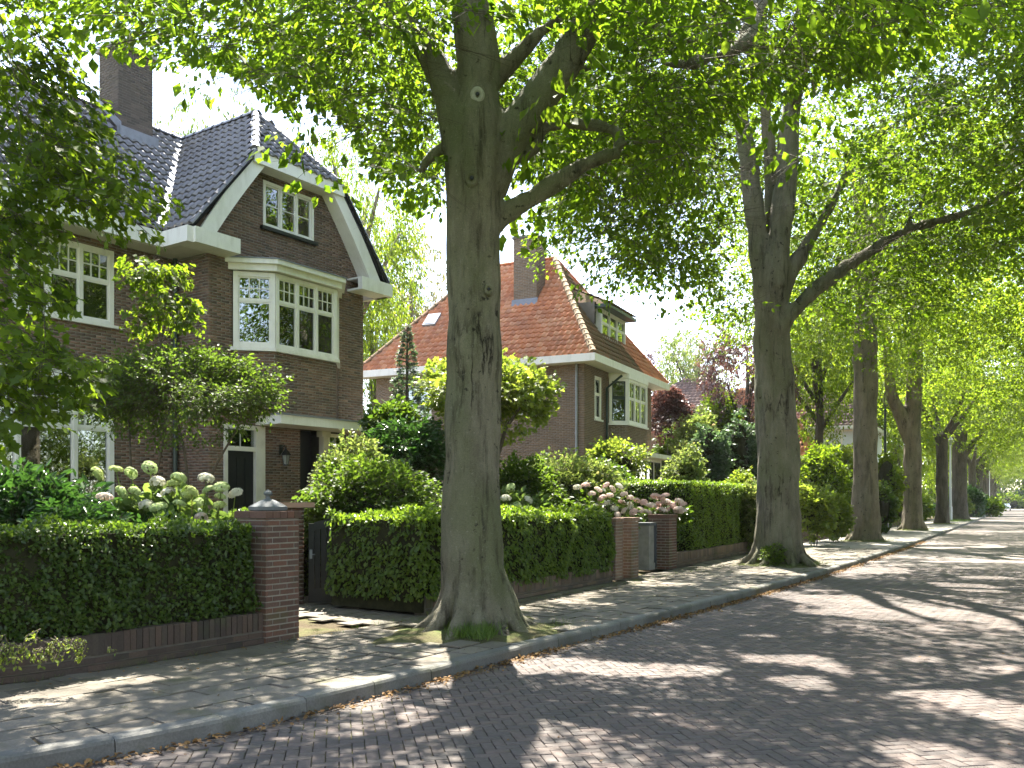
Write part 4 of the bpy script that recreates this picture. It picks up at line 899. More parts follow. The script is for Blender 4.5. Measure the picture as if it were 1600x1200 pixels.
sp = thing('stone_post', 'grey stone gate post with flat cap between dark gate and brick pillar', 'post', (gx.x, gx.y, 0), stang(sB)); b = MB(); b.box(0, .30, 0, .32, 0, 1.05); b.box(-.02, .32, -.02, .34, .0, .16); b.build('post', M['stone'], sp); b = MB(); b.box(-.035, .335, -.035, .355, 1.052, 1.12); b.build('cap_stone', M['slate_cap'], sp)
gg = P(992, 893, 21.2); board_gate(gg.x, gg.y, R(12), .55, 1.06, 'dark grey wooden side gate between slim brick pillar and stone post', .0, 5, M['gate_grey'])
sC = inv(*GP(1168, 862).xy)[0]
low_wall(sB + .55, sC + .3, T0 + .1, 'low mossy brick wall under the tall clipped hedge', M['brick_wall'], .34)
for k, (u, v, w, h, lab, mt) in enumerate([(1172, 860, .5, .75, 'short brick pier at the far end of the tall clipped hedge', 'brick_tan'), (1250, 846, .5, 1.05, 'pale brick pillar just right of the second street tree', 'brick_tan'), (1372, 824, .5, 1.0, 'stone-coloured brick pillar left of the green lamp post base', 'brick_tan'), (1418, 824, .5, 1.0, 'stone-coloured brick pillar just left of the fourth trunk', 'brick_tan')]):
    q = GP(u, v); s_ = inv(q.x, q.y)[0]; pillar(*st(s_, T0 - .03 + wl(s_)).xy, stang(s_), w, w, h, lab, M[mt], None, 40, True)
s1 = inv(*GP(1262, 843).xy)[0]; low_wall(s1, s1 + 12, T0 + .05, 'low brick wall beyond the second street tree under yellow-green shrubs', M['brick_wall'], .38, True, 60)
s2 = inv(*GP(1380, 823).xy)[0]; low_wall(s2 - 4, s2 + 9, T0 + .05, 'low brick wall between the third and fourth street trees', M['brick_tan'], .55, True, 40)
# ================================================================ foliage kit
LEAF = {
 'simple': (np.array([(0, 0, 0), (.45, -.33, .06), (1, 0, -.06), (.45, .33, .06)]), np.array([(0, 1, 2), (0, 2, 3)])),
 'oval': (np.array([(0, 0, 0), (.28, -.27, .05), (.68, -.25, .03), (1, 0, -.08), (.68, .25, .03), (.28, .27, .05)]), np.array([(0, 1, 2), (0, 2, 3), (0, 3, 4), (0, 4, 5)])),
 'long': (np.array([(0, 0, 0), (.35, -.17, .04), (.75, -.13, .0), (1, 0, -.12), (.75, .13, .0), (.35, .17, .04)]), np.array([(0, 1, 2), (0, 2, 3), (0, 3, 4), (0, 4, 5)])),
 'lobed': (np.array([(0, 0, 0), (.05, -.30, .03), (.30, -.24, .0), (.52, -.50, .05), (.62, -.20, .0), (1, 0, -.06), (.62, .20, .0), (.52, .50, .05), (.30, .24, .0), (.05, .30, .03)]), np.array([(0, 1, 2), (0, 2, 4), (2, 3, 4), (0, 4, 5), (0, 5, 6), (6, 7, 8), (0, 6, 8), (0, 8, 9)])),
}
def nrm(a): return a / np.maximum(np.linalg.norm(a, axis=-1, keepdims=True), 1e-9)
def leaves_arrays(pos, xd, nd, size, shape):
    LV, LF = LEAF[shape]; xd = nrm(xd); nd = nd - xd * np.sum(nd * xd, 1, keepdims=True); nd = nrm(nd); yd = np.cross(nd, xd); size = np.asarray(size)[:, None, None]
    V = pos[:, None] + size * (LV[None, :, 0:1] * xd[:, None] + LV[None, :, 1:2] * yd[:, None] + LV[None, :, 2:3] * nd[:, None])
    k = len(LV); return V.reshape(-1, 3), (LF[None] + (np.arange(len(pos)) * k)[:, None, None]).reshape(-1, 3)
def spray_proto(rng, n, L=1.0, W=.42, leaf=.1, flat=.35, side=5):
    """one leafy twig: leaf positions, directions and normals round a main axis along x"""
    pos = []; xd = []; nd = []; sz = []
    for i in range(n):
        k = rng.randint(0, side + 1)
        if k == 0: t = rng.uniform(.1, 1.0); p = np.array([t * L, 0, 0]); d = np.array([.8, rng.choice([-1, 1]) * rng.uniform(.3, 1.0), 0])
        else:
            b = .12 + .75 * (k - 1) / side; s = 1 if k % 2 else -1; t = rng.uniform(.1, 1); ln = W * (1.15 - b * .55)
            p = np.array([b * L + t * ln * .75, s * t * ln, 0]); d = np.array([.75 + rng.normal(0, .5), s * (.6 + rng.normal(0, .5)), 0])
        p = p + np.array([rng.normal(0, .015), rng.normal(0, .02), rng.normal(0, .05) - .22 * p[0] ** 2 * .5]) ; d[2] = rng.normal(-.28, .3)
        pos.append(p); xd.append(d); nd.append(np.array([rng.normal(0, flat), rng.normal(0, flat), 1.0])); sz.append(leaf * rng.uniform(.5, 1.25))
    tw = [np.array([(0, 0, 0), (.5 * L, 0, -.03), (L, 0, -.12)])]
    for k in range(1, side + 1):
        b = .12 + .75 * (k - 1) / side; s = 1 if k % 2 else -1; ln = W * (1.15 - b * .55); tw.append(np.array([(b * L, 0, -.03), (b * L + ln * .75, s * ln, -.1)]))
    return np.array(pos), np.array(xd), np.array(nd), np.array(sz), tw
def rot_frames(ax, up):
    ax = nrm(ax); up = up - ax * np.sum(up * ax, 1, keepdims=True); up = nrm(up); return np.stack([ax, np.cross(up, ax), up], 2)   # columns
def foliage(name, cen, ax, up, scale, leaf, shape, mat, parent, seed=1, n=36, protos=8, W=.42, flat=.35, twigs=True, twig_r=.006, smooth=False, lkeep=None):
    rg = rs(seed); cen = np.asarray(cen, float); Rm = rot_frames(np.asarray(ax, float), np.asarray(up, float)); Vs = []; Fs = []; off = 0; TV = []; TF = []; to_ = 0
    pid = rg.randint(0, protos, len(cen)); base = np.mean(scale)
    for k in range(protos):
        idx = np.where(pid == k)[0]
        if not len(idx): continue
        p, x, nn, sz, tw = spray_proto(rg, n, 1.0, W, leaf / base, flat); Rk = Rm[idx]; sc = np.asarray(scale)[idx]
        pos = cen[idx][:, None] + np.einsum('kij,nj->kni', Rk, p) * sc[:, None, None]; xd = np.einsum('kij,nj->kni', Rk, x); nd = np.einsum('kij,nj->kni', Rk, nn)
        xd[:, :, 2] -= .25
        pos = pos.reshape(-1, 3); xd = xd.reshape(-1, 3); nd = nd.reshape(-1, 3); szz = (sz[None] * sc[:, None]).ravel()
        if lkeep is not None:
            kk = lkeep(pos + (np.array(parent.location) if parent else 0)); pos, xd, nd, szz = pos[kk], xd[kk], nd[kk], szz[kk]
        V, Fc = leaves_arrays(pos, xd, nd, szz, shape); Vs.append(V); Fs.append(Fc + off); off += len(V)
        if twigs:
            for t in tw:
                q = cen[idx][:, None] + np.einsum('kij,nj->kni', Rk, t) * sc[:, None, None]; m = len(t); r = twig_r * (1 if m == 3 else .6)
                for a in range(3):
                    an = 2 * math.pi * a / 3; offv = (Rk[:, :, 1] * math.cos(an) + Rk[:, :, 2] * math.sin(an)) * r; TV.append((q + offv[:, None] * np.linspace(1, .3, m)[None, :, None]).reshape(-1, 3))
                nb = len(idx) * m
                for a in range(3):
                    b0, b1 = to_ + a * nb, to_ + ((a + 1) % 3) * nb
                    for j in range(m - 1): i = np.arange(len(idx)) * m + j; TF.append(np.stack([b0 + i, b1 + i, b1 + i + 1, b0 + i + 1], 1))
                to_ += 3 * nb
    me = np_mesh(name, np.concatenate(Vs), np.concatenate(Fs), smooth); o = link(name, me, mat, parent)
    if twigs and TV: link('twigs', np_mesh('twigs', np.concatenate(TV), np.concatenate(TF)), M['twig'], parent)
    return o
SX, SY = sv.x / sv.z, sv.y / sv.z
def shafts(thr):  # leaf gaps shaped for the light they let through
    """openings cut through a crown along the sun direction, shaped to throw sun patches below"""
    def f(p):
        q = np.c_[p[:, 0] - SX * p[:, 2], p[:, 1] - SY * p[:, 2], np.zeros(len(p))]
        op = np.clip(-2.8 - q[:, 0], 0, 1) * np.clip((9 - q[:, 1]) / 1.5, 0, 1)  # gaps widened so sun reaches the left boughs
        near = np.clip((11.5 - q[:, 1]) / 4, 0, 1) * np.clip((3.2 - q[:, 0]) / 2.5, 0, 1)  # gaps reduced to keep the near road in shade
        return vnoise(q, .62, 7) * .68 + vnoise(q, 1.7, 8) * .32 < thr + .085 * near * (1 - op) - .10 * op
    return f
def in_ball(rg, n, p=2.2):
    d = nrm(rg.normal(size=(n, 3))); return d * (rg.uniform(0, 1, n) ** (1 / p))[:, None]
def wood(name, limbs, voxel, mat, parent, amp=.012, smooth_it=3, seed=1, n=14):
    """limbs: (points, radii); all are fused into one skin, then roughened"""
    b = MB()
    for pts, rad in limbs:
        pts = [Vector(p) for p in pts]; m = len(pts)
        if m > 2:                         # smooth the path
            P_ = np.array(pts); q = catmull(P_, .3); tt = np.linspace(0, 1, m); acc = np.concatenate([[0], np.cumsum(np.linalg.norm(np.diff(P_, axis=0), axis=1))]); qa = np.concatenate([[0], np.cumsum(np.linalg.norm(np.diff(q, axis=0), axis=1))]); qa = qa / qa[-1] * acc[-1]
            rad = np.interp(qa, acc, rad); pts = [Vector(x) for x in q]
        b.tube(pts, list(rad), n)
    tmp = link('tmp', b.mesh('tmp'))
    md = tmp.modifiers.new('r', 'REMESH'); md.mode = 'VOXEL'; md.voxel_size = voxel; md.use_smooth_shade = True
    if smooth_it: ms = tmp.modifiers.new('s', 'SMOOTH'); ms.iterations = smooth_it; ms.factor = .5
    dg = bpy.context.evaluated_depsgraph_get(); me = bpy.data.meshes.new_from_object(tmp.evaluated_get(dg)); bpy.data.objects.remove(tmp)
    nv = len(me.vertices); co = np.zeros(nv * 3, np.float32); me.vertices.foreach_get('co', co); co = co.reshape(-1, 3); no = np.zeros(nv * 3, np.float32); me.vertex_normals.foreach_get('vector', no); no = no.reshape(-1, 3)
    if amp:
        st_ = co * np.array([1, 1, .28]); d = (vnoise(st_, 5.5, seed) - .5) * amp * 1.6 + (vnoise(co, 2.2, seed + 1) - .5) * amp * 2.4 + (vnoise(st_, 14, seed + 2) - .5) * amp * .7 + (vnoise(co * np.array([1, 1, .1]), 7.5, seed + 3) - .5) * amp * 1.3
        co = co + no * d[:, None]; me.vertices.foreach_set('co', co.astype(np.float32).ravel())
    me.polygons.foreach_set('use_smooth', np.ones(len(me.polygons), bool)); me.name = name; me.materials.clear(); me.update(); return link(name, me, mat, parent)
def roots(c, r, n, rg, h=1.1, out=1.75, w=.30):
    L = []
    for k in range(n):
        a = 2 * math.pi * (k + rg.uniform(-.3, .3)) / n; u = Vector((math.cos(a), math.sin(a), 0)); o = out * rg.uniform(.8, 1.15); hh = h * rg.uniform(.7, 1.35)
        wv_ = w * rg.uniform(.75, 1.25); L.append(([c + u * r * .45 + Vector((0, 0, hh)), c + u * r * .74 + Vector((0, 0, hh * .5)), c + u * r * 1.04 + Vector((0, 0, hh * .19)), c + u * r * (.55 + o * .55) + Vector((0, 0, hh * .04)), c + u * r * o * 1.15 + Vector((0, 0, -.07))], [r * wv_ * .5, r * wv_ * .85, r * wv_ * .85, r * wv_ * .55, r * wv_ * .25]))
    return L
def pol(u, table): xs, ys = zip(*table); return np.interp(u, xs, ys)
def crown_points(rg, n, lobes, nscale=.42, thr=.42, keep=None, power=2.4, seed=1):
    wts = np.array([l[2] if len(l) > 2 else l[1][0] * l[1][1] * l[1][2] for l in lobes], float); k = rg.choice(len(lobes), n, p=wts / wts.sum()); q = in_ball(rg, n, power)
    c = np.array([l[0] for l in lobes], float)[k]; r = np.array([l[1] for l in lobes], float)[k]; p = c + q * r
    ok = vnoise(p, nscale, seed) > thr - .12 * rg.rand(n)
    if keep is not None: ok &= keep(p)
    return p[ok], (q * np.sign(r))[ok], k[ok]
def proj(p): Y = np.maximum(p[:, 1], .05); return 800 + F * p[:, 0] / Y, HOR - F * (p[:, 2] - EYE) / Y
# ================================================================ first street tree (large beech in the foreground)
B1 = Vector((T_POS[0][0], T_POS[0][1], 0))
t1 = thing('beech_tree', 'huge smooth-barked beech in the foreground with flared roots and grass at its foot', 'tree', B1, 0, 'beech trees along the pavement')
rg = rs(41); L1 = []
def pp(pts, Y, o=B1): return [P(u, v, Y + (dy[0] if dy else 0)) - o for u, v, *dy in pts]
Y1 = B1.y
L1.append((pp([(744, 1000), (742, 940), (739, 880), (736, 800), (737, 700), (740, 600), (742, 500), (741, 420), (741, 340), (744, 260), (746, 190), (746, 140)], Y1), [.44, .42, .40, .385, .36, .345, .335, .335, .345, .37, .36, .28]))
L1.append((pp([(729, 300), (720, 215), (700, 150), (672, 85), (640, 40), (600, 0), (540, -60), (470, -120, -.5)], Y1), [.20, .22, .20, .17, .145, .125, .10, .07]))
L1.append((pp([(746, 170), (746, 100), (738, 40), (730, -60), (722, -240), (735, -480)], Y1), [.29, .265, .25, .235, .19, .10]))
L1.append((pp([(765, 300), (783, 228), (822, 175), (872, 115), (908, 55), (936, 8), (970, -70), (1020, -200)], Y1), [.22, .25, .235, .21, .19, .175, .15, .10]))
L1.append((pp([(750, 400), (768, 352), (800, 328), (838, 306), (890, 272), (935, 247), (968, 238)], Y1), [.10, .16, .135, .118, .10, .088, .07]))
L1.append((pp([(960, 240), (968, 218), (958, 203), (930, 196), (900, 194), (868, 196), (846, 205), (836, 232), (806, 247), (775, 262)], Y1 + .12), [.065, .07, .066, .062, .06, .058, .06, .07, .075, .07]))
L1.append((pp([(962, 226), (985, 222), (1018, 222), (1048, 214), (1070, 190), (1090, 160), (1120, 120)], Y1), [.05, .032, .028, .026, .022, .018, .012]))
L1.append((pp([(755, 150), (778, 118), (805, 92), (842, 52), (880, 25), (930, -10)], Y1 + .5), [.12, .11, .09, .07, .055, .03]))
L1.append((pp([(705, 225), (682, 238), (664, 255), (655, 268), (645, 258), (622, 250)], Y1), [.05, .04, .036, .03, .02, .014]))
L1.append((pp([(790, 190), (830, 165), (880, 118), (930, 105), (980, 108), (1010, 96)], Y1 + 1.2), [.06, .05, .045, .04, .03, .02]))
L1.append((pp([(945, 0), (990, 25), (1040, 48), (1078, 64), (1110, 55), (1165, 52)], Y1 - .3), [.045, .035, .03, .025, .02, .012]))
L1 += roots(Vector((0, 0, 0)), .45, 13, rg, 1.05, 1.75, .30)
wood('trunk', L1, .026, M['bark'], t1, .022, 3, 5, 18)
# healed branch scars
def scar(parent, p, r, mat=M['bark'], dark_centre=True, pale=False):
    o = parent.location; d = (Vector((0, 0, EYE)) - p); d.z *= .2; d.normalize(); b = MB(); n = 20; side = d.cross(Vector((0, 0, 1))).normalized(); up = side.cross(d)
    prof = [(1.25, -.06), (1.1, -.008), (.85, .012), (.62, .010), (.45, .004), (.25, -.012), (.0, -.02)]
    for rr, z in prof:
        for k in range(n): a = 2 * math.pi * k / n; b.v.append(tuple(p - o + (side * math.cos(a) * .9 + up * math.sin(a) * 1.1) * r * rr + d * z))
    b.f = [(i * n + k, i * n + (k + 1) % n, (i + 1) * n + (k + 1) % n, (i + 1) * n + k) for i in range(len(prof) - 1) for k in range(n)]
    s = b.build('branch_scar', mat, parent, True)
    if dark_centre: h = MB(); h.lathe([(.30 * r, 0), (.22 * r, .012)], (0, 0, 0), 10); ho = h.build('dark_centre', M['black'], s); ho.location = p - o + d * .006 + up * r * .1; ho.rotation_euler = d.to_track_quat('Z', 'Y').to_euler()  # raised black disc at the middle of the scar
    return s
M['scar'] = plain('pale_callus', (.33, .32, .27), .8, .2, 20, .3, .2)
scar(t1, P(737, 279, Y1 - .385), .085); scar(t1, P(746, 148, Y1 - .335), .085, M['scar'])
scar(t1, P(764, 452, Y1 - .33), .06, M['bark'], True)
T1_EDGE = [(-400, 60), (0, 60), (60, 45), (90, 30), (120, 60), (150, 45), (190, 62), (225, 78), (262, 88), (300, 78), (350, 85), (385, 105), (430, 150), (455, 165), (480, 120), (520, 150), (545, 185), (580, 250), (620, 300), (650, 310), (692, 300), (700, 250), (790, 250), (800, 265), (850, 255), (880, 285), (915, 330), (960, 250), (1000, 300), (1060, 280), (1130, 160), (1200, 130), (1300, 110), (1600, 40), (2400, 0)]
def lk1(p):
    u, v = proj(p); front = (u > 648) & (u < 968) & (v > 48) & (v < 420) & (p[:, 1] < B1.y + .45) & ~((u < 690) & (v < 80))
    lim8 = np.interp(u, [1000, 1062, 1122, 1166, 1192], [94, 100, 88, 62, -15]); front |= (u > 985) & (u < 1200) & (np.abs(v - lim8) < np.where(u > 1150, 34, 17)) & (p[:, 1] < 13.6)
    lim6 = np.interp(u, [1235, 1310, 1420, 1600], [488, 425, 358, 285]); front |= (u > 1235) & (np.abs(v - lim6) < 16)
    return shafts(.58)(p) & ~front & (v < pol(u, T1_EDGE) + 22)
def keep1(p):
    u, v = proj(p); lim = pol(u, T1_EDGE) - 24 * 9 / np.maximum(p[:, 1], 4); bare = (u > 628) & (u < 985) & (v > 35) & (v < 420) & (p[:, 1] < B1.y + .7) & ~((u < 700) & (v < 75))
    return (v < lim) & (p[:, 1] > 5.2) & ~bare
rg = rs(12); c1, q1, _ = crown_points(rg, 15000, [((B1.x + .3, B1.y + .6, 7.2), (8.8, 8.2, 3.4))], .5, .46, keep1, 2.6, 21)
u_, v_ = proj(c1); infr = (u_ > -250) & (u_ < 1750) & (v_ > -420); c1 = c1[infr][:2150]; q1 = q1[infr][:2150]
ax = np.c_[q1[:, 0], q1[:, 1], np.full(len(c1), -.10)] + rg.normal(0, .45, (len(c1), 3)) * np.array([1, 1, .35]); upv = np.c_[rg.normal(0, .28, len(c1)), rg.normal(0, .28, len(c1)), np.ones(len(c1))]
foliage('crown', c1 - np.array(B1), ax, upv, rg.uniform(.8, 1.35, len(c1)), .098, 'oval', M['leaf_beech'], t1, 3, 52, 12, .45, .30, lkeep=lk1)
c1b, q1b, _ = crown_points(rg, 1500, [((B1.x + .3, B1.y + .6, 11.0), (7.5, 7.5, 4.5))], .38, .50, None, 2.4, 22)
c1b, q1b = c1b[c1b[:, 0] > B1.x - 4.2], q1b[c1b[:, 0] > B1.x - 4.2]; c1b = c1b[:430]; q1b = q1b[:430]  # left side cut away to let sun onto the left boughs
foliage('upper_crown', c1b - np.array(B1), q1b * np.array([1, 1, .3]) + rg.normal(0, .3, (len(c1b), 3)), np.tile([0, 0, 1.0], (len(c1b), 1)) + rg.normal(0, .25, (len(c1b), 3)), rg.uniform(1.0, 1.6, len(c1b)), .17, 'simple', M['leaf_beech'], t1, 4, 36, 6, .45, .4, False, lkeep=shafts(.57))
# ================================================================ second street tree
B2_ = Vector((T_POS[1][0], T_POS[1][1], 0)); Y2 = B2_.y
t2 = thing('beech_tree', 'second beech along the pavement, upright stems and a long limb reaching over the road', 'tree', B2_, 0, 'beech trees along the pavement')
p2 = lambda pts, dy=0: pp(pts, Y2 + dy, B2_)
L2 = [(p2([(1216, 890), (1216, 820), (1217, 740), (1213, 650), (1209, 560), (1206, 490), (1204, 440), (1200, 400)]), [.64, .56, .53, .50, .475, .46, .43, .33]),
 (p2([(1196, 460), (1186, 390), (1174, 290), (1160, 190), (1142, 100), (1130, 0), (1120, -120)]), [.26, .25, .22, .19, .16, .13, .09]),
 (p2([(1206, 440), (1205, 350), (1204, 260), (1196, 170), (1190, 70), (1195, -40)], .4), [.24, .21, .18, .15, .12, .08]),
 (p2([(1212, 450), (1220, 370), (1228, 290), (1234, 210), (1240, 130), (1250, 20), (1265, -100)], -.2), [.30, .28, .27, .24, .20, .15, .10]),
 (p2([(1218, 470), (1236, 425), (1258, 385), (1285, 345), (1310, 300), (1330, 240)]), [.24, .20, .17, .14, .10, .06]),
 (p2([(1216, 520), (1238, 488), (1268, 458), (1310, 425), (1360, 392), (1420, 358), (1470, 345), (1530, 325), (1600, 285), (1700, 230)], -.3), [.22, .20, .18, .165, .145, .125, .10, .085, .07, .04]),
 (p2([(1415, 362), (1425, 335), (1440, 318), (1455, 280), (1465, 230)], -.3), [.07, .06, .05, .035, .02]),
 (p2([(1205, 330), (1215, 260), (1230, 180), (1255, 110), (1285, 60), (1300, -30)], 1.2), [.14, .12, .10, .08, .06, .03]),
 ([P(1240, 180, Y2) - B2_, P(1262, 20, 19.5) - B2_, P(1230, -50, 16.5) - B2_, P(1192, -15, 14.6) - B2_, P(1166, 62, 13.6) - B2_, P(1122, 88, 13.2) - B2_, P(1062, 100, 12.9) - B2_, P(1005, 94, 12.6) - B2_], [.16, .15, .14, .125, .115, .10, .075, .03])]
L2 += roots(Vector((0, 0, 0)), .60, 9, rs(77), 1.5, 1.75, .32)
wood('trunk', L2, .045, M['bark'], t2, .035, 3, 15, 14)
T2_EDGE = [(800, -100), (840, 150), (868, 350), (885, 395), (930, 400), (960, 425), (985, 455), (1010, 440), (1040, 445), (1090, 462), (1110, 500), (1160, 520), (1180, 430), (1240, 420), (1262, 500), (1330, 520), (1420, 500), (1500, 470), (1600, 450), (2000, 420)]
def keep2(p): u, v = proj(p); return (v < pol(u, T2_EDGE) - 14) & ~((u > 1125) & (u < 1330) & (v > 70) & (v < 480) & (p[:, 1] < Y2 + .3) & (vnoise(p, 1.2, 4) > .25))
def lk2(p):
    u, v = proj(p); lim6 = np.interp(u, [1235, 1310, 1420, 1600], [488, 425, 358, 285]); lim8 = np.interp(u, [1000, 1062, 1122, 1166, 1192], [94, 100, 88, 62, -15])
    band = ((u > 1235) & (np.abs(v - lim6) < 15) & (p[:, 1] < Y2 - .1)) | ((u > 985) & (u < 1200) & (np.abs(v - lim8) < 20) & (p[:, 1] < 14))
    return shafts(.575)(p) & ~band & ~((u > 1128) & (u < 1262) & (v > 85) & (v < 470) & (p[:, 1] < Y2 - .1) & (vnoise(p, .9, 4) > .3))
rg = rs(52); c2_, q2, _ = crown_points(rg, 9000, [((B2_.x, B2_.y, 11.8), (8.0, 8.0, 6.8)), ((B2_.x - 3, B2_.y - 4, 8.5), (4.5, 4, 2.5), 60), ((B2_.x + 4, B2_.y - 3, 9), (5, 4, 2.5), 60)], .4, .45, keep2, 2.5, 31)
c2_ = c2_[:2700]; q2 = q2[:2700]
ax = np.c_[q2[:, 0], q2[:, 1], np.full(len(c2_), -.12)] + rg.normal(0, .45, (len(c2_), 3)) * np.array([1, 1, .35]); upv = np.c_[rg.normal(0, .28, (len(c2_), 2)), np.ones(len(c2_))]
foliage('crown', c2_ - np.array(B2_), ax, upv, rg.uniform(1.0, 1.7, len(c2_)), .135, 'simple', M['leaf_beech'], t2, 13, 46, 10, .45, .30, True, .009, lkeep=lk2)
# ================================================================ further street trees: one crown mesh, several turned copies
def crown_mesh(name, R_, zc, rz, n, leaf, sc, seed, thr=.45, per=28, low=None, twigs=False):
    rg = rs(seed); lobes = [((0, 0, zc), (R_, R_, rz))]
    for k in range(9): a = 2 * math.pi * k / 9 + rg.uniform(-.3, .3); lobes.append(((math.cos(a) * R_ * .62, math.sin(a) * R_ * .62, zc + rg.uniform(-.55, .4) * rz), (R_ * .42, R_ * .42, rz * .38)))
    c, q, k = crown_points(rg, n * 3, lobes, 1.1 / R_ * 2.6, thr, None, 2.6, seed); c = c[:n]; q = q[:n]
    tmp = thing('tmp', 'tmp', 'tmp')
    ax = np.c_[c[:, 0], c[:, 1], np.full(len(c), -.8)] / R_ + rg.normal(0, .4, (len(c), 3)) * np.array([1, 1, .4]); upv = np.c_[rg.normal(0, .3, (len(c), 2)), np.ones(len(c))]
    o = foliage(name, c, ax, upv, rg.uniform(.75, 1.3, len(c)) * sc, leaf, 'simple', M['leaf_far'], None, seed, per, 8, .45, .42, False, lkeep=shafts(.57)); me = o.data; bpy.data.objects.remove(o); bpy.data.objects.remove(tmp); return me
CM_A = crown_mesh('crown', 7.6, 11.5, 5.8, 2300, .155, 1.4, 61, .46, 38)
CM_B = crown_mesh('crown', 7.2, 12.0, 6.2, 1500, .22, 1.4, 62, .45)
def put(me, name, parent, mat=None, loc=(0, 0, 0), rz=0, sc=(1, 1, 1)):
    o = bpy.data.objects.new(name, me); C.objects.link(o); o.parent = parent; o.location = loc; o.rotation_euler = (0, 0, rz); o.scale = sc if hasattr(sc, '__len__') else (sc,) * 3
    if mat is not None: o.material_slots[0].link = 'OBJECT'; o.material_slots[0].material = mat
    return o
def street_tree(k, u, Y, r, h_fork, label, group, limbs=None, cm=None, rz=0, mat=None, bark=None, sc=1.0, base=None, lean=0.0, crown_dz=0.0):
    b = base if base is not None else Vector(((u - 800) / F * Y, Y, 0)); rg = rs(900 + k)
    t = thing('beech_tree' if group.startswith('beech') else 'street_tree', label, 'tree', b, 0, group)
    L = [([(0, 0, -.1), (0, 0, h_fork * .3), (lean * .5, 0, h_fork * .7), (lean, 0, h_fork), (lean, 0, h_fork + .8)], [r * 1.25, r * 1.0, r * .95, r * .95, r * .6])]
    n = 4
    if limbs: L += limbs
    else:
        for i in range(n):
            a = 2 * math.pi * i / n + rg.uniform(-.4, .4); u_ = Vector((math.cos(a), math.sin(a), 0)); q = Vector((lean, 0, h_fork - .5))
            L.append(([q, q + u_ * .35 + Vector((0, 0, 1.0)), q + u_ * (1.3 + rg.rand()) + Vector((0, 0, 3.2)), q + u_ * (2.6 + rg.rand()) + Vector((0, 0, 6.0))], [r * .55, r * .5, r * .36, r * .12]))
    L += roots(Vector((0, 0, 0)), r, 7, rg, 1.3, 1.6, .3)
    wood('trunk', L, .07 if Y < 60 else .11, bark or M['bark_far'], t, .03, 2, k, 10)
    put(cm or CM_A, 'crown', t, mat, (0, 0, crown_dz), rz, sc); return t
BG = 'beech trees along the pavement'
def px(pts, Y, b): return [P(u, v, Y) - b for u, v in pts]
b3 = Vector((T_POS[2][0], 37.0, 0)); street_tree(3, 1352, 37.0, .50, 9.0, 'third beech along the pavement, tall straight trunk left of the green lamp post', BG, limbs=[(px([(1352, 480), (1350, 400), (1345, 310), (1335, 220)], 37, b3), [.42, .36, .26, .16]), (px([(1356, 470), (1368, 380), (1376, 280), (1380, 180)], 37, b3), [.34, .30, .24, .12]), (px([(1345, 330), (1330, 260), (1310, 200)], 37, b3), [.18, .14, .08])], cm=CM_A, rz=0.0, crown_dz=1.3)
b4 = Vector((T_POS[3][0], 51.7, 0)); street_tree(4, 1426, 51.7, .52, 4.9, 'fourth beech along the pavement, forked low with a limb leaning left over the lamp', BG, [(px([(1424, 690), (1406, 645), (1392, 615), (1388, 560), (1384, 500)], 51.7, b4), [.44, .38, .32, .28, .2]), (px([(1424, 690), (1428, 620), (1430, 560), (1434, 480), (1440, 400)], 51.7, b4), [.5, .46, .42, .3, .2])], CM_A, 2.1, crown_dz=1.0)
b5 = Vector((T_POS[4][0], 66.0, 0)); street_tree(5, 1472, 66.0, .43, 6.0, 'slim dark-trunked tree left of the grey lamp post', BG, None, CM_B, 1.0, None, M['bark_dark'])
b6 = Vector((T_POS[5][0], 80.0, 0)); street_tree(6, 1499, 80.0, .66, 6.5, 'stout dark-trunked tree right of the grey lamp post with a limb over the road', BG, [(px([(1498, 690), (1494, 650), (1490, 600), (1484, 540)], 80, b6), [.6, .5, .4, .25]), (px([(1502, 690), (1506, 640), (1512, 580)], 80, b6), [.5, .4, .25]), (px([(1506, 715), (1522, 690), (1545, 662), (1575, 640)], 80, b6), [.28, .26, .2, .1])], CM_B, 3.0, None, M['bark_dark'])
for k, s in enumerate((102, 122, 143, 165, 190, 215)):
    q = st(s, 1.1); street_tree(10 + k, 0, q.y, .42, 5.5, 'street tree in the distant left-hand row, one of several merging into green', 'distant trees in the left-hand row', None, CM_B, k * 1.3, M['leaf_yellow'] if k % 2 else None, M['bark_dark'], 1.0, q)
for k, s in enumerate((11, 27, 44, 62, 82, 104, 128, 152, 178, 206, 236)):
    q = st(s, -9.9); street_tree(30 + k, 0, q.y, .45, 6.5, ['tree of the right-hand row whose boughs hang over the road at the edge', 'distant street tree in the right-hand row, arching over the far road'][k > 2], 'trees in the right-hand row', None, CM_A if k < 3 else CM_B, (1.7 * k + .4) if k > 2 else 0.0, None, M['bark_far'], 1.0, q, 0, 0.0)
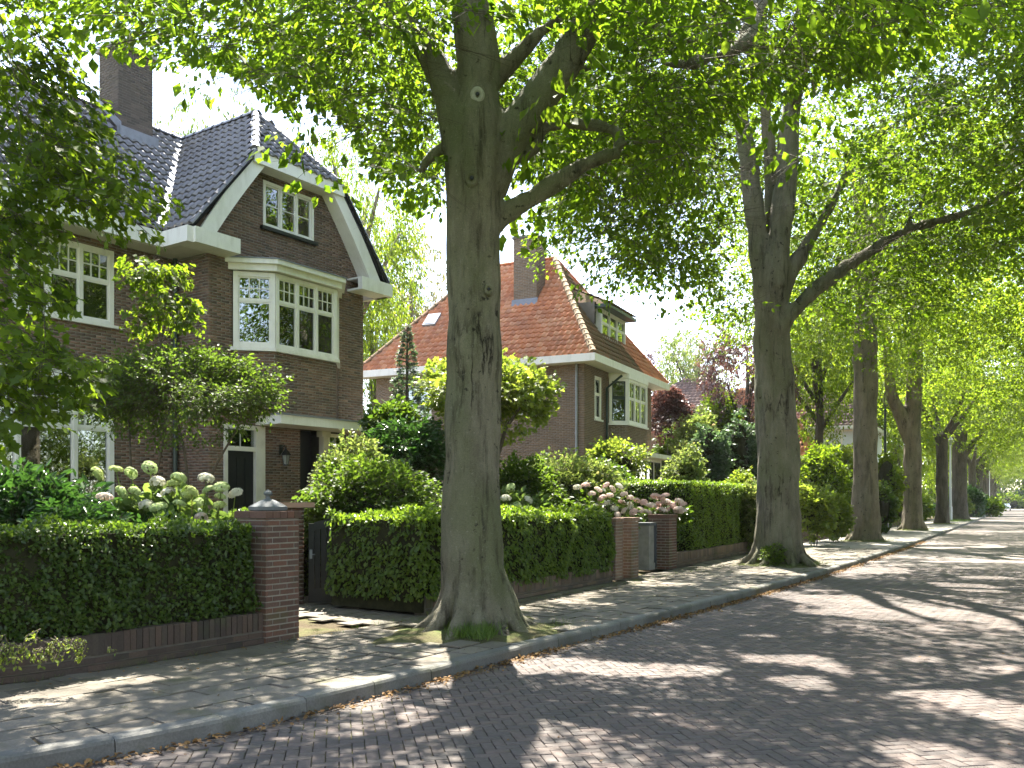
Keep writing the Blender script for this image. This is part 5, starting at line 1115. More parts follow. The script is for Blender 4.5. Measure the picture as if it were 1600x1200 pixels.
# ================================================================ hedges and shrubs
def bush(name, label, cat, c, r, mat, leaf, n, shape='oval', seed=1, per=16, sc=.3, lobes=9, group=None, stems=None, core=True, upright=.35, base=0.0, W=.45, flat=.5, stem_r=.02, thr=.25, out=1.0, keep=None):
    """c: centre, r: radii; lobed outline, leaves on short twigs pointing outwards"""
    c = Vector(c); rg = rs(seed); t = thing(name, label, cat, (c.x, c.y, base), 0, group); o = np.array((c.x, c.y, base)); r = np.array(r, float)
    L = [(np.array(c), r * .78, 1.2)]
    for k in range(lobes):
        d = nrm(rg.normal(size=3)); d[2] = abs(d[2]) * .9 - .25; L.append((np.array(c) + d * r * .62, r * rg.uniform(.30, .46), .5))
    p, q, k = crown_points(rg, n * 3, L, 1.6 / max(r), thr, keep, 4.5, seed); p = p[p[:, 2] > base + .02]; q = q[:len(p)]
    p = p[:n]; q = nrm((p - np.array(c)) / r)
    ax = q * out + rg.normal(0, .35, p.shape); ax[:, 2] += upright; upv = np.c_[rg.normal(0, .5, (len(p), 2)), np.ones(len(p))]
    foliage('foliage', p - o, ax, upv, rg.uniform(.7, 1.25, len(p)) * sc, leaf, shape, mat, t, seed, per, 6, W, flat, True, .004)
    b = MB()
    ns = stems or 5
    if isinstance(ns, int):
        ns = []
        for k in range(5): a = 2 * math.pi * k / 5 + rg.rand(); u = Vector((math.cos(a), math.sin(a), 0)); ns.append([(u * .08), u * r[0] * .3 + Vector((0, 0, (c.z - base) * .6)), u * r[0] * .6 + Vector((0, 0, (c.z - base) + r[2] * .35))])
    for s in ns: b.tube(s, np.linspace(stem_r, stem_r * .4, len(s)), 7)
    b.build('stems', M['twig'], t, True)
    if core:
        V = nrm(rg.normal(size=(1, 3))); m = MB(); pr = [(max(.02, math.cos(x)) * .62, math.sin(x) * .62) for x in np.linspace(-1.5, 1.5, 8)]; m.lathe(pr, n=12); me = m.mesh('dark_core', True)
        co = link('dark_core', me, M['core'], t); co.location = (0, 0, c.z - base); co.scale = r  # solid dark body blocks see-through, standing in for the shaded inside
    return t
def hedge(label, s0, s1, t0, t1, z0, z1, mat, leaf, dens, shape='oval', seed=1, back=True, ends=(True, True), group=None, droop=.5, wob=.05, topn=1.0):
    rg = rs(seed); o = st((s0 + s1) / 2, (t0 + t1) / 2, 0); t = thing('hedge', label, 'hedge', o, 0, group); on = np.array(o); V = []; Nn = []
    def add(n, f):
        a = rg.rand(n, 2)
        for x, y in a: p, q = f(x, y); V.append(p); Nn.append(q)
    Ls, Lt, Lz = s1 - s0, t1 - t0, z1 - z0
    def nv(s, ds, dt): a = stang(s); return (math.cos(a) * ds - math.sin(a) * dt, math.sin(a) * ds + math.cos(a) * dt)
    def ff(x, y): s = s0 + x * Ls; q = nv(s, 0, -1); return st(s, t0 + wl(s), z0 + y * Lz), (*q, .35)
    def ft(x, y): s = s0 + x * Ls; return st(s, t0 + wl(s) + y * Lt, z1), (0, 0, 1)
    def fe(s, d): return lambda x, y: (st(s, t0 + wl(s) + x * Lt, z0 + y * Lz), (*nv(s, d, 0), .35))
    add(int(Ls * Lz * dens), ff); add(int(Ls * min(Lt, 2.5) * dens * topn), lambda x, y: ft(x, y * min(1, 2.5 / Lt)))
    if ends[0]: add(int(Lt * Lz * dens), fe(s0, -1))
    if ends[1]: add(int(Lt * Lz * dens), fe(s1, 1))
    V = np.array(V); Nn = nrm(np.array(Nn)); dep = (vnoise(V, 2.6, seed) - .5) * wob * 2.2 + (vnoise(V, 7, seed + 1) - .5) * wob * 1.4 - np.abs(rg.normal(0, .035, len(V)))
    keepm = vnoise(V, 5.5, seed + 3) + rg.rand(len(V)) * .5 > .40
    V = (V + Nn * dep[:, None])[keepm]; Nn = Nn[keepm]; m = len(V)
    xd = rg.normal(0, .7, (m, 3)); xd[:, 2] -= droop; xd += Nn * .35; nd = Nn + rg.normal(0, .45, (m, 3)); nd[:, 2] += .45
    top = Nn[:, 2] > .8; xd[top] += np.array([0, 0, droop + .5])
    LV, LF = leaves_arrays(V - on, xd, nd, rg.uniform(.65, 1.25, m) * leaf, shape); link('foliage', np_mesh('foliage', LV, LF), mat, t)
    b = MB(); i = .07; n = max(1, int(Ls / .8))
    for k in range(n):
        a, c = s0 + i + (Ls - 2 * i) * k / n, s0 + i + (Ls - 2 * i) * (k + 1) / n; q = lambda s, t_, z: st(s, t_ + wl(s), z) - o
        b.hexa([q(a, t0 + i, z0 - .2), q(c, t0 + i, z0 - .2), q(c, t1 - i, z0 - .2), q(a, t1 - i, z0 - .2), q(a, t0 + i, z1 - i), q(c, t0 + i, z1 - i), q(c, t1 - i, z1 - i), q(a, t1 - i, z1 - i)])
    b.build('dark_core', M['core'], t); return t  # solid box, its dark colour standing in for shade inside the hedge
hedge('dense dark clipped hedge above the blackened wall in the left foreground', -6.9, q0[0] - .54, T0 + .10, T0 + 1.1, .34, 1.36, M['leaf_privet'], .05, 2300, 'simple', 3, wob=.11)
hedge('hedge behind the big beech whose leaves hang like ivy beside the black gate', sH2 - .05, sA - .05, T0 + .02, T0 + 1.92, .24, 1.42, M['leaf_beechhedge'], .07, 1150, 'oval', 4, droop=1.2, wob=.09)
hedge('tall clipped bright green hedge between the side gate pillars and the second trunk', sB + 2.3, sC + .1, T0 + .16, T0 + 4.2, .32, 2.16, M['leaf_beechhedge'], .062, 900, 'simple', 5, wob=.05)
gh = inv(*P(485, 800, 15.2).xy); hedge('low sunlit garden hedge seen behind the open black gate', gh[0] - 1.2, gh[0] + 1.6, gh[1] - wl(gh[0]), gh[1] - wl(gh[0]) + .8, .0, 1.44, M['leaf_privet'], .06, 900, 'simple', 6)
gh = inv(*P(835, 780, 20.5).xy); hedge('dark inner hedge behind the pink hydrangeas right of the big trunk', gh[0] - .5, gh[0] + 4.2, gh[1] - wl(gh[0] + 2), gh[1] - wl(gh[0] + 2) + 1.0, .0, 1.84, M['leaf_privet'], .065, 700, 'simple', 7)
sD = inv(*GP(1292, 838).xy)[0]; hedge('clipped hedge beyond the second trunk beside the yellow-green shrubs', sD, sD + 6.5, T0 + .3, T0 + 2.0, .2, 2.05, M['leaf_beechhedge'], .10, 330, 'simple', 8)
sE = inv(*GP(1440, 815).xy)[0]; hedge('dark tall hedge behind the fourth trunk', sE, sE + 6, T0 + .5, T0 + 2.5, .0, 2.7, M['leaf_dark'], .13, 200, 'simple', 9)
sF = inv(*GP(1474, 806).xy)[0]; hedge('low dark hedge by the grey lamp post', sF + 1, sF + 9, T0 + .3, T0 + 2.5, .0, 1.7, M['leaf_dark'], .15, 140, 'simple', 10)
# --- front garden of house one
c = P(285, 622, 14.2)
bush('garden_shrub', 'multi-stemmed shrub tree with airy bright foliage in front of the brick house', 'shrub', c, (1.62, 1.2, .86), M['leaf_shrub'], .056, 2200, 'oval', 11, 14, .30, 20, None,
     [[Vector((-.80, 0, .1)), Vector((-.72, 0, 1.2)), Vector((-.86, .1, 2.0)), Vector((-.9, .1, 3.0))], [Vector((-.6, .1, .1)), Vector((-.62, 0, 1.2)), Vector((-.42, .1, 2.2)), Vector((-.2, .1, 3.3))], [Vector((-.1, 0, .2)), Vector((.25, 0, 1.5)), Vector((.55, 0, 2.2)), Vector((.9, 0, 2.8))], [Vector((-.1, 0, .2)), Vector((.1, .1, 1.4)), Vector((0, .1, 2.4)), Vector((-.2, 0, 3.4))]], False, .25, .02, .5, .45, .035, .34)
for (u, v, rx, rz, k, n) in ((238, 420, .50, .26, 1, 62), (268, 470, .42, .24, 2, 46), (222, 490, .26, .3, 3, 26), (292, 492, .22, .14, 4, 14)):
    if k == 1:
        c = P(u, v, 14.6); shoots = thing('climbing_shoots', 'loose leafy shoots hanging before the wall left of the downpipe', 'climber', (c.x, c.y, 0))
    c = P(u, v, 14.6); rg = rs(60 + k); p = np.array(c) + in_ball(rg, n, 3) * np.array([rx, .3, rz]); o = np.array(shoots.location)
    foliage('foliage', p - o, np.c_[rg.normal(0, .7, (n, 2)), rg.normal(-.5, .3, n)], np.c_[rg.normal(0, .4, (n, 2)), np.ones(n)], rg.uniform(.22, .36, n), .085, 'lobed', M['leaf_maple'], shoots, k, 12, 4)
b = MB(); c = Vector(shoots.location)
for u, v in ((240, 400), (270, 450), (215, 470), (292, 480)): b.tube([P(255, 640, 14.5) - c, P(250, 540, 14.6) - c, P(u, v, 14.6) - c], [.018, .012, .005], 6)
b.build('stems', M['twig'], shoots)
c = P(52, 790, 10.6); bush('rhododendron', 'glossy dark rhododendron behind the hedge at the far left', 'shrub', (c.x - .25, c.y + .3, 1.15), (1.15, .9, .88), M['leaf_dark'], .125, 900, 'long', 21, 12, .30, 10, None, 5, True, .5, .02, .4, .35)
c = P(130, 800, 10.4); bush('rhododendron', 'lower leafy rhododendron between the dark one and the lime hydrangea', 'shrub', (c.x, c.y, 1.05), (.60, .5, .55), M['leaf_dark'], .11, 380, 'long', 22, 12, .28, 6, None, 5, True, .5, .02, .4, .35)
def hydrangea(label, c, r, heads, Y, hr, mats, seed, leaf=.12, lm='leaf_hydrangea', n=260):
    t = bush('hydrangea', label, 'shrub', c, r, M[lm], leaf, n, 'oval', seed, 9, .28, 6, None, 5, True, .3, .02, .6, .35); o = t.location; rg = rs(seed + 5); mes = []
    for k in range(3):                    # flower head: a dome of many four-petalled florets
        m = 210; d = nrm(rg.normal(size=(m, 3))); d = d[d[:, 2] > -.35]; m = len(d); pos = d * np.array([1, 1, .72]) * rg.uniform(.82, 1.05, (m, 1)); V = []; Fc = []
        for p, nn in zip(pos, d):
            a = Vector(nn).orthogonal().normalized(); bb = Vector(nn).cross(a); an = rg.rand() * 3; u = a * math.cos(an) + bb * math.sin(an); w = Vector(nn).cross(u); s = .25; i = len(V); P_ = Vector(p)
            V += [P_, P_ + u * s + Vector(nn) * .05, P_ + (u + w) * s * .45, P_ + w * s + Vector(nn) * .05, P_ + (w - u) * s * .45, P_ - u * s + Vector(nn) * .05, P_ - (u + w) * s * .45, P_ - w * s + Vector(nn) * .05, P_ + (u - w) * s * .45]
            Fc += [(i, i + 1, i + 2), (i, i + 2, i + 3), (i, i + 3, i + 4), (i, i + 4, i + 5), (i, i + 5, i + 6), (i, i + 6, i + 7), (i, i + 7, i + 8), (i, i + 8, i + 1)]
        mes.append(np_mesh('flower_head', V, np.array(Fc)))
    for me in mes: me.materials.append(M[mats[0]])
    st_ = MB()
    for i, (u, v) in enumerate(heads):
        p = P(u, v, Y + rg.uniform(-.25, .3)); h = bpy.data.objects.new('flower_head', mes[i % 3]); C.objects.link(h); h.parent = t; h.location = p - o; s = hr * .76 * rg.uniform(.8, 1.2); h.scale = (s * rg.uniform(.85, 1.2), s, s * rg.uniform(.7, 1.0)); h.rotation_euler = (rg.normal(.25, .35), rg.normal(0, .35), rg.rand() * 6)
        mt = mats[rg.randint(len(mats))]; h.material_slots[0].link = 'OBJECT'; h.material_slots[0].material = M[mt]
        q = p - o; st_.tube([q, Vector((q.x * .96, q.y * .96 + .03, q.z - .18)), Vector((q.x * .85, q.y * .8 + .08, q.z - .4))], [.006, .007, .008], 5)
    st_.build('flower_stems', M['leaf_light'], t); return t
HD = [(152, 740), (181, 733), (205, 739), (234, 731), (246, 754), (271, 756), (279, 747), (322, 748), (346, 761), (368, 771), (210, 768), (228, 789), (247, 793), (280, 787), (292, 774), (309, 787), (343, 790), (344, 776), (300, 768), (262, 772), (325, 765), (190, 770)]
c = P(262, 805, 11.3); hydrangea('hydrangea with large lime-green mophead flowers between hedge and house', (c.x, c.y + .1, 1.02), (1.02, .55, .62), HD, 10.95, .118, ['petal_green', 'petal_lime', 'petal_green', 'petal_cream', 'petal_lime'], 31, .15, 'leaf_hydrangea', 420)
c = P(163, 777, 10.6); c2 = P(314, 809, 10.7); hydrangea('few creamy hydrangea heads low in front of the lime hydrangea', ((c.x + c2.x) / 2, 10.9, .9), (.75, .3, .5), [(163, 777), (314, 810)], 10.6, .11, ['petal_blush'], 32, .13, 'leaf_dark', 150)
c = P(585, 765, 15.3); bush('garden_shrub', 'broad feathery green mound shrub behind the gate', 'shrub', (c.x, c.y, 1.35), (1.28, 1.1, 1.12), M['leaf_shrub'], .075, 1600, 'simple', 41, 16, .30, 12, None, 5, True, .1, .02, .4, .45)
c = P(640, 690, 19.5); bush('rhododendron', 'tall dark rhododendron with faded pinkish tops at the corner of the brick house', 'shrub', (c.x, c.y, 2.35), (.92, .8, 1.2), M['leaf_dark'], .13, 750, 'long', 42, 12, .34, 9, None, 5, True, .5, .02, .4, .35)
c = P(615, 655, 20.5); bush('garden_shrub', 'mid-green shrub rising behind the dark rhododendron', 'shrub', (c.x, c.y, 3.1), (.6, .5, .75), M['leaf_privet'], .12, 420, 'oval', 43, 14, .34, 8, None, 5, True, .4, .02)
c = P(517, 730, 15.8); bush('garden_shrub', 'pale wispy shrub in front of the porch post', 'shrub', (c.x + .1, c.y, 1.9), (.35, .3, .62), M['leaf_light'], .05, 260, 'simple', 44, 14, .24, 8, None, 5, False, .7, .02)
c = P(556, 690, 17.5); bush('garden_shrub', 'cream-leaved shrub against the right corner of the brick house', 'shrub', (c.x, c.y, 2.3), (.45, .4, .65), M['leaf_light'], .07, 300, 'simple', 45, 14, .26, 8, None, 5, False, .6, .02)
# conifer spire
c = P(636, 600, 24.5); cn = thing('conifer_tree', 'narrow dark conifer spire left of the big trunk in front of the orange roof', 'tree', (c.x, c.y, 0)); rg = rs(46); n = 750
h = rg.uniform(0, 1, n) ** .8; zt = 6.5; a = rg.uniform(0, 6.28, n); rr = (1 - h) ** 1.15 * .95 * (.8 + .25 * np.sin(h * 40)) + .01; p = np.c_[np.cos(a) * rr, np.sin(a) * rr, 1.6 + h * (zt - 1.6)]
foliage('foliage', p, np.c_[np.cos(a), np.sin(a), np.full(n, .1)], np.c_[rg.normal(0, .3, (n, 2)), np.ones(n)], rg.uniform(.25, .4, n) * (.35 + .75 * (1 - h)), .075, 'simple', M['leaf_blue'], cn, 46, 16, 5, .3)
b = MB(); b.tube([(0, 0, 0), (0, 0, 3), (0, 0, 6.4)], [.10, .07, .015], 8); b.build('trunk', M['twig'], cn)
c = P(757, 610, 20.5); bush('maple_tree', 'yellow-green maple spreading on both sides behind the big trunk', 'tree', (c.x, c.y, 4.0), (1.62, 1.3, 1.05), M['leaf_yellow'], .105, 1250, 'lobed', 47, 12, .40, 12, None, [[Vector((0, 0, 0)), Vector((.05, 0, 1.8)), Vector((-.4, 0, 3.2)), Vector((-1, 0, 4.2))], [Vector((0, 0, 0)), Vector((.05, 0, 1.8)), Vector((.5, 0, 3.3)), Vector((1.1, 0, 4.2))], [Vector((.05, 0, 1.8)), Vector((.05, 0, 4.3))]], False, .1, .02, .5, .35, .07, .34)
c = P(812, 720, 21.0); bush('garden_shrub', 'green shrub filling the space under the yellow-green maple', 'shrub', (c.x, c.y, 1.45), (1.1, .9, 1.4), M['leaf_shrub'], .10, 750, 'oval', 147, 14, .34, 10, None, 5, True, .35, .02)
c = P(880, 730, 22.5); bush('hydrangea', 'large pale shrub with fading pinkish flower clusters in front of the second house', 'shrub', (c.x, c.y, 1.65), (1.62, 1.2, 1.32), M['leaf_light'], .085, 1700, 'simple', 48, 16, .34, 14, None, 5, True, .35, .02, .45, .5)
c = P(962, 692, 29.5); bush('climbing_shrub', 'bright wall shrub below the bay window of the second house', 'shrub', (c.x, c.y, 2.9), (.95, .5, .75), M['leaf_yellow'], .12, 420, 'simple', 49, 14, .4, 8, None, 5, True, .2, .02)
c = P(935, 705, 27); bush('garden_shrub', 'green shrub left of the white ground-floor window of the second house', 'shrub', (c.x, c.y, 2.0), (.9, .7, .95), M['leaf_privet'], .12, 420, 'simple', 50, 14, .4, 8, None, 5, True, .2, .02)
hydrangea('white hydrangea heads just right of the big trunk above the hedge', tuple(P(812, 800, 18.3).xy) + (1.15,), (.62, .4, .62), [(797, 762), (826, 781), (790, 779), (833, 798), (805, 790)], 17.9, .145, ['petal_cream', 'petal_green'], 51, .14, 'leaf_hydrangea', 170)
PK = [(902, 762), (915, 758), (925, 772), (935, 765), (947, 758), (957, 764), (968, 760), (975, 772), (930, 790), (942, 799), (950, 787), (960, 795), (965, 804), (975, 798), (983, 790), (990, 800), (940, 778), (952, 775), (985, 778), (972, 785), (995, 782)]
hydrangea('pink hydrangea spilling over the hedge beside the slim brick pillars', tuple(P(948, 805, 20.4).xy) + (1.22,), (.70, .4, .62), PK, 19.9, .125, ['petal_pink', 'petal_blush', 'petal_blush', 'petal_cream'], 52, .11, 'leaf_privet', 200)
PK2 = [(1000, 797), (1006, 785), (1012, 800), (1018, 790), (1024, 776), (1030, 788), (1036, 798), (1034, 778), (1042, 785), (1046, 797), (1052, 790), (1056, 800), (1062, 785), (1060, 795), (1066, 798), (1068, 788), (1027, 800), (1040, 774)]
hydrangea('pink hydrangea above the stout pillar and grey stone post', tuple(P(1036, 805, 22.6).xy) + (1.12,), (.62, .35, .52), PK2, 22.15, .14, ['petal_pink', 'petal_pink', 'petal_blush'], 53, .12, 'leaf_privet', 150)
# --- gardens further on
BS = [('garden_shrub', 'bluish columnar shrub left of the second trunk', 'shrub', 1110, 690, 36, .70, 1.9, 'leaf_blue', .13), ('garden_shrub', 'second bluish columnar shrub touching the second trunk', 'shrub', 1155, 685, 37, .75, 2.1, 'leaf_blue', .13),
 ('garden_shrub', 'pale green rounded shrub behind the tall clipped hedge', 'shrub', 1072, 715, 32, .75, 1.0, 'leaf_light', .11), ('garden_shrub', 'grey-green shrub right of the second house corner', 'shrub', 1090, 660, 42, 1.1, 1.6, 'leaf_light', .15),
 ('garden_shrub', 'tall green shrub filling the gap right of the second house', 'shrub', 1064, 690, 46, 1.3, 2.4, 'leaf_shrub', .16), ('garden_shrub', 'leafy shrub below the weathered brown roof', 'shrub', 1130, 660, 50, 1.6, 2.8, 'leaf_maple', .18), ('copper_plum', 'small copper-leaved tree against the right end of the second house', 'tree', 1042, 650, 43, 1.0, 1.45, 'leaf_copper', .14), ('garden_shrub', 'bright yellow-green shrub peeping over the tall hedge near the second trunk', 'shrub', 1156, 737, 29.5, .38, .45, 'leaf_yellow', .10),
 ('garden_shrub', 'shrub with mauve blossom between tall hedge and second trunk', 'shrub', 1178, 775, 28.5, .45, .6, 'leaf_light', .10), ('garden_shrub', 'yellow-green leafy shrub at the wall right of the second trunk', 'shrub', 1272, 790, 33, .75, 1.0, 'leaf_yellow', .13),
 ('garden_shrub', 'second yellow-green shrub close to the clipped hedge', 'shrub', 1302, 800, 36, .5, .8, 'leaf_yellow', .13), ('garden_shrub', 'tall dark green shrub in front of the pale clad house', 'shrub', 1285, 725, 44, 1.2, 1.6, 'leaf_maple', .14),
 ('garden_shrub', 'loose light shrub below the windows of the pale clad house', 'shrub', 1322, 720, 47, 1.0, 1.4, 'leaf_yellow', .14), ('garden_shrub', 'rounded green shrub between third trunk and green lamp post', 'shrub', 1386, 722, 50, .9, 1.2, 'leaf_far', .15),
 ('garden_shrub', 'pale rounded bush low between lamp post and fourth trunk', 'shrub', 1402, 785, 56, 1.0, 1.3, 'leaf_light', .15), ('garden_shrub', 'pink-flushed shrub behind the grey lamp post', 'shrub', 1492, 790, 82, 1.2, 1.4, 'leaf_light', .2),
 ('garden_shrub', 'dark bush by the pavement beyond the slim dark trunk', 'shrub', 1520, 785, 98, 1.5, 1.7, 'leaf_dark', .25), ('garden_shrub', 'low spreading bush where the far kerb meets the road', 'shrub', 1540, 797, 108, 1.9, 1.0, 'leaf_maple', .28),
 ('garden_shrub', 'green shrub right of the third trunk base', 'shrub', 1378, 775, 46, .6, .9, 'leaf_privet', .15)]
for k, (nm, lab, cat, u, v, Y, rx, rz, mt, lf) in enumerate(BS):
    c = P(u, v, Y); rz2 = max(rz, .3)
    if cat == 'shrub': tp = c.z + rz2; c.z = rz2 = tp / 2 * .96
    bush(nm, lab, cat, c, (rx, rx * .9, rz2), M[mt], lf, 330 + int(170 * rz2), 'simple', 100 + k, 14, max(.3, rx * .42), 8, None, [[Vector((0, 0, 0)), Vector((.03, 0, max(.3, c.z)))], [Vector((.1, 0, 0)), Vector((.2, 0, max(.3, c.z)))]], cat == 'shrub', .35, 0.0)
rg = rs(8)
for k in range(16):
    s = 70 + k * 9 + rg.uniform(-2, 2); q = st(s, 5.5 + rg.uniform(-1.2, 3)); r = rg.uniform(1.2, 2.2)
    bush('roadside_shrub', ['dark evergreen shrub', 'mid-green shrub', 'yellow-green shrub', 'pale green shrub'][k % 4] + ' among those lining the far left gardens', 'shrub', (q.x, q.y, r * .8), (r, r, r), M[['leaf_dark', 'leaf_maple', 'leaf_yellow', 'leaf_light'][k % 4]], .3, 130, 'simple', 200 + k, 12, .8, 6, 'shrubs in the far left gardens', [[Vector((0, 0, 0)), Vector((0, 0, 1))]], True)
# round bush at the foot of the second tree
c = GP(1212, 884); bush('garden_shrub', 'small round green bush sprouting at the foot of the second beech', 'shrub', (c.x, c.y - .12, .28), (.34, .28, .27), M['leaf_beechhedge'], .045, 330, 'oval', 71, 12, .12, 6, None, 5, True, .3, .0)
# ================================================================ trees behind the houses
def bg_tree(k, u, Y, top, r, label, mat, bark='bark_dark', cm=None, thin=1.0, dark=False, low=.35, group='trees rising behind the houses'):
    b = Vector(((u - 800) / F * Y, Y, 0)); zt = EYE + (HOR - top) / F * Y; t = thing('garden_tree', label, 'tree', b, 0, group); sc = r / 7.4; zc = zt - r * .9; sz = (zt * (1 - low)) / 2 / 6.0
    rg = rs(400 + k); fz = zt * .42; L = [([(0, 0, -.1), (0, 0, fz * .5), (0.1, 0, fz), (.1, 0, zt * .8)], [zt * .022, zt * .018, zt * .016, zt * .004])]
    for i in range(6):
        a = i * 1.05 + rg.rand(); d = Vector((math.cos(a), math.sin(a), 0)); z0 = fz * rg.uniform(.8, 1.5); L.append(([Vector((.1, 0, z0)), d * r * .3 + Vector((0, 0, z0 + zt * .10)), d * r * .7 + Vector((0, 0, z0 + zt * .24))], [zt * .010, zt * .008, zt * .003]))
    m = MB()
    for p_, r_ in L: m.tube(p_, r_, 7)
    m.build('trunk', M[bark], t, True)
    put(cm or CM_B, 'crown', t, mat, (0, 0, zt * (1 + low) / 2 - 12.0 * sz), k * 1.1, (sc, sc, sz)); return t
CM_S = crown_mesh('crown', 7.2, 12.0, 6.2, 1000, .27, 1.4, 63, .48, 26)
bg_tree(1, 330, 40, 128, 2.9, 'pale green treetop showing above the black roof valley', M['leaf_light'], 'bark_dark', CM_S)
bg_tree(2, 548, 46, 178, 3.6, 'tall airy tree with pale limbs between the two houses', M['leaf_far'], 'bark', CM_B)
bg_tree(3, 640, 54, 340, 3.2, 'reddish-tinged tree left of the orange roof', M['leaf_autumn'], 'bark_dark', CM_B)
bg_tree(4, 585, 50, 420, 1.9, 'lower green tree squeezed between the two houses', M['leaf_maple'], 'bark_dark', CM_B)
bg_tree(5, 1165, 50, 478, 2.6, 'copper beech with dark purple foliage left of the second trunk', M['leaf_copper'], 'bark_dark', CM_S)
bg_tree(6, 1090, 66, 478, 3.4, 'light green tree behind the copper beech', M['leaf_light'], 'bark_dark', CM_S)
bg_tree(7, 1050, 72, 515, 2.6, 'tree with mixed copper and green leaves beyond the second house', M['leaf_copper'], 'bark_dark', CM_S)
bg_tree(8, 1278, 52, 430, 3.4, 'dark forked tree standing between the second and third trunks', M['leaf_far'], 'bark_dark', CM_S)
bg_tree(9, 1330, 72, 420, 5.0, 'tree behind the pale clad house', M['leaf_far'], 'bark_dark', CM_B)
bg_tree(10, 1235, 80, 500, 3.5, 'copper tinted tree behind the second trunk', M['leaf_copper'], 'bark_dark', CM_S)
for k, (u, Y, top, r, mt) in enumerate([(1400, 90, 430, 7, 'leaf_far'), (1455, 120, 480, 8, 'leaf_maple'), (1560, 262, 600, 14, 'leaf_far'), (1600, 270, 590, 15, 'leaf_maple'), (1520, 250, 640, 10, 'leaf_yellow'), (1650, 280, 585, 16, 'leaf_far'), (1480, 200, 560, 12, 'leaf_far')]):
    bg_tree(20 + k, u, Y, top, r, ['leafy tree behind the fourth trunk, its crown merging into the street trees', 'green tree behind the slim dark trunk', 'wide pale tree closing the far end of the street', 'darker wide tree at the far right end of the street', 'yellow-green tree at the far bend of the street', 'last tree at the right edge of the far street end', 'distant tree above the far left gardens'][k], M[mt], 'bark_dark', CM_B, 1, False, .05, 'trees at the end of the street')
# ================================================================ boughs reaching in from the left
ot = thing('overhanging_tree', 'garden tree just left of the view whose lobed leaves hang across the left edge', 'tree', (-7.4, 8.2, 0)); o = np.array(ot.location)
OTL = [(35, 165, 8.6, .50, .5, 56), (95, 175, 8.8, .28, .30, 26), (105, 270, 8.4, .55, .36, 62), (180, 300, 8.5, .34, .18, 22), (20, 310, 8.3, .40, .5, 40), (0, 430, 8.2, .34, .48, 40), (40, 530, 8.1, .36, .34, 40), (95, 565, 8.0, .24, .16, 20), (10, 560, 8.0, .45, .35, 60), (20, 90, 8.7, .35, .35, 36), (35, 625, 8.0, .35, .12, 22), (10, 30, 8.6, .5, .3, 40), (-120, 300, 8.3, .9, 2.2, 240), (0, 380, 8.4, .25, .3, 20), (70, 240, 8.5, .5, .3, 40)]
LL = []; rg = rs(91)
for i, (u, v, Y, rx, rz, n) in enumerate(OTL):
    n = int(n * .52)
    c = P(u, v, Y); LL.append(np.array(c) + in_ball(rg, n, 2.5) * np.array([rx, .55, rz]))
p = np.concatenate(LL); n = len(p)
foliage('crown', p - o, np.c_[rg.normal(.55, .5, n), rg.normal(0, .5, n), rg.normal(-.35, .25, n)], np.c_[rg.normal(0, .35, (n, 2)), np.ones(n)], rg.uniform(.34, .58, n), .098, 'lobed', M['leaf_maple'], ot, 91, 17, 10, .42, .42, True, .005)
b = [([Vector((0, 0, -.1)), Vector((0, 0, 1.5)), Vector((.05, 0, 3.0)), Vector((.1, 0, 6))], [.17, .14, .12, .06])]
for (u, v, Y, z0) in ((42, 165, 8.6, 3.6), (190, 300, 8.5, 3.0), (110, 275, 8.4, 3.0), (115, 555, 8.0, 2.2), (35, 425, 8.2, 2.6), (20, 90, 8.7, 4.2)):
    e = P(u, v, Y) - Vector(ot.location); s_ = Vector((.03, 0, z0)); b.append(([s_, s_.lerp(e, .5) + Vector((0, 0, .25)), e], [.05, .03, .008]))
wood('trunk', b, .03, M['bark_dark'], ot, .01, 1, 3, 8)
# trailing weeds and fallen leaves, grass tufts
def grass(label, pts, n, h, seed, spread=.12):
    rg = rs(seed); k = rg.randint(0, len(pts), n); p = np.array(pts, float)[k] + np.c_[rg.normal(0, spread, (n, 2)), np.zeros(n)]; nd = np.c_[rg.normal(0, 1, (n, 2)), rg.normal(0, .2, n)]; xd = np.c_[rg.normal(0, .45, (n, 2)), np.ones(n)]
    V, Fc = leaves_arrays(p, xd, nd, rg.uniform(.5, 1.2, n) * h, 'blade'); return tag(link('grass', np_mesh('grass', V, Fc), M['grass']), kind='stuff')
LEAF['blade'] = (np.array([(0, -.022, 0), (0, .022, 0), (.6, .016, .04), (.6, -.016, .04), (1, 0, .14)]), np.array([(0, 1, 2), (0, 2, 3), (3, 2, 4)]))
gp1 = [GP(u, v) for u, v in ((700, 985), (715, 992), (730, 996), (745, 998), (760, 997), (775, 993), (752, 1003), (693, 978), (722, 1000))]; gp1 = [Vector((p.x, p.y, .04)) for p in gp1]
grass('', gp1, 1500, .17, 1, .07)
gp2 = [GP(u, v) for u, v in ((790, 990), (830, 985), (860, 978), (680, 975), (720, 1000), (880, 972), (650, 970))]; grass('', gp2, 900, .055, 2, .15)
gp3 = [Vector(st(inv(x, y)[0] + a, inv(x, y)[1] + b_, .03)) for x, y in T_POS[1:] for a, b_ in ((-1, -.3), (-.7, -.6), (.8, -.4), (1.2, 0), (0, -.9), (-1.1, .3), (.5, -.8))]; grass('', gp3, 3500, .10, 3, .22)
rg = rs(17); gp4 = [st(s, T0 - .02 + rg.normal(0, .03), 0) for s in np.arange(-6, 30, .35)]; grass('', gp4, 1500, .07, 4, .06)
gp5 = [st(rg.uniform(-5, 20), rg.uniform(.2, 2.4), -.01) for _ in range(160)]; grass('', gp5, 1600, .03, 5, .05)
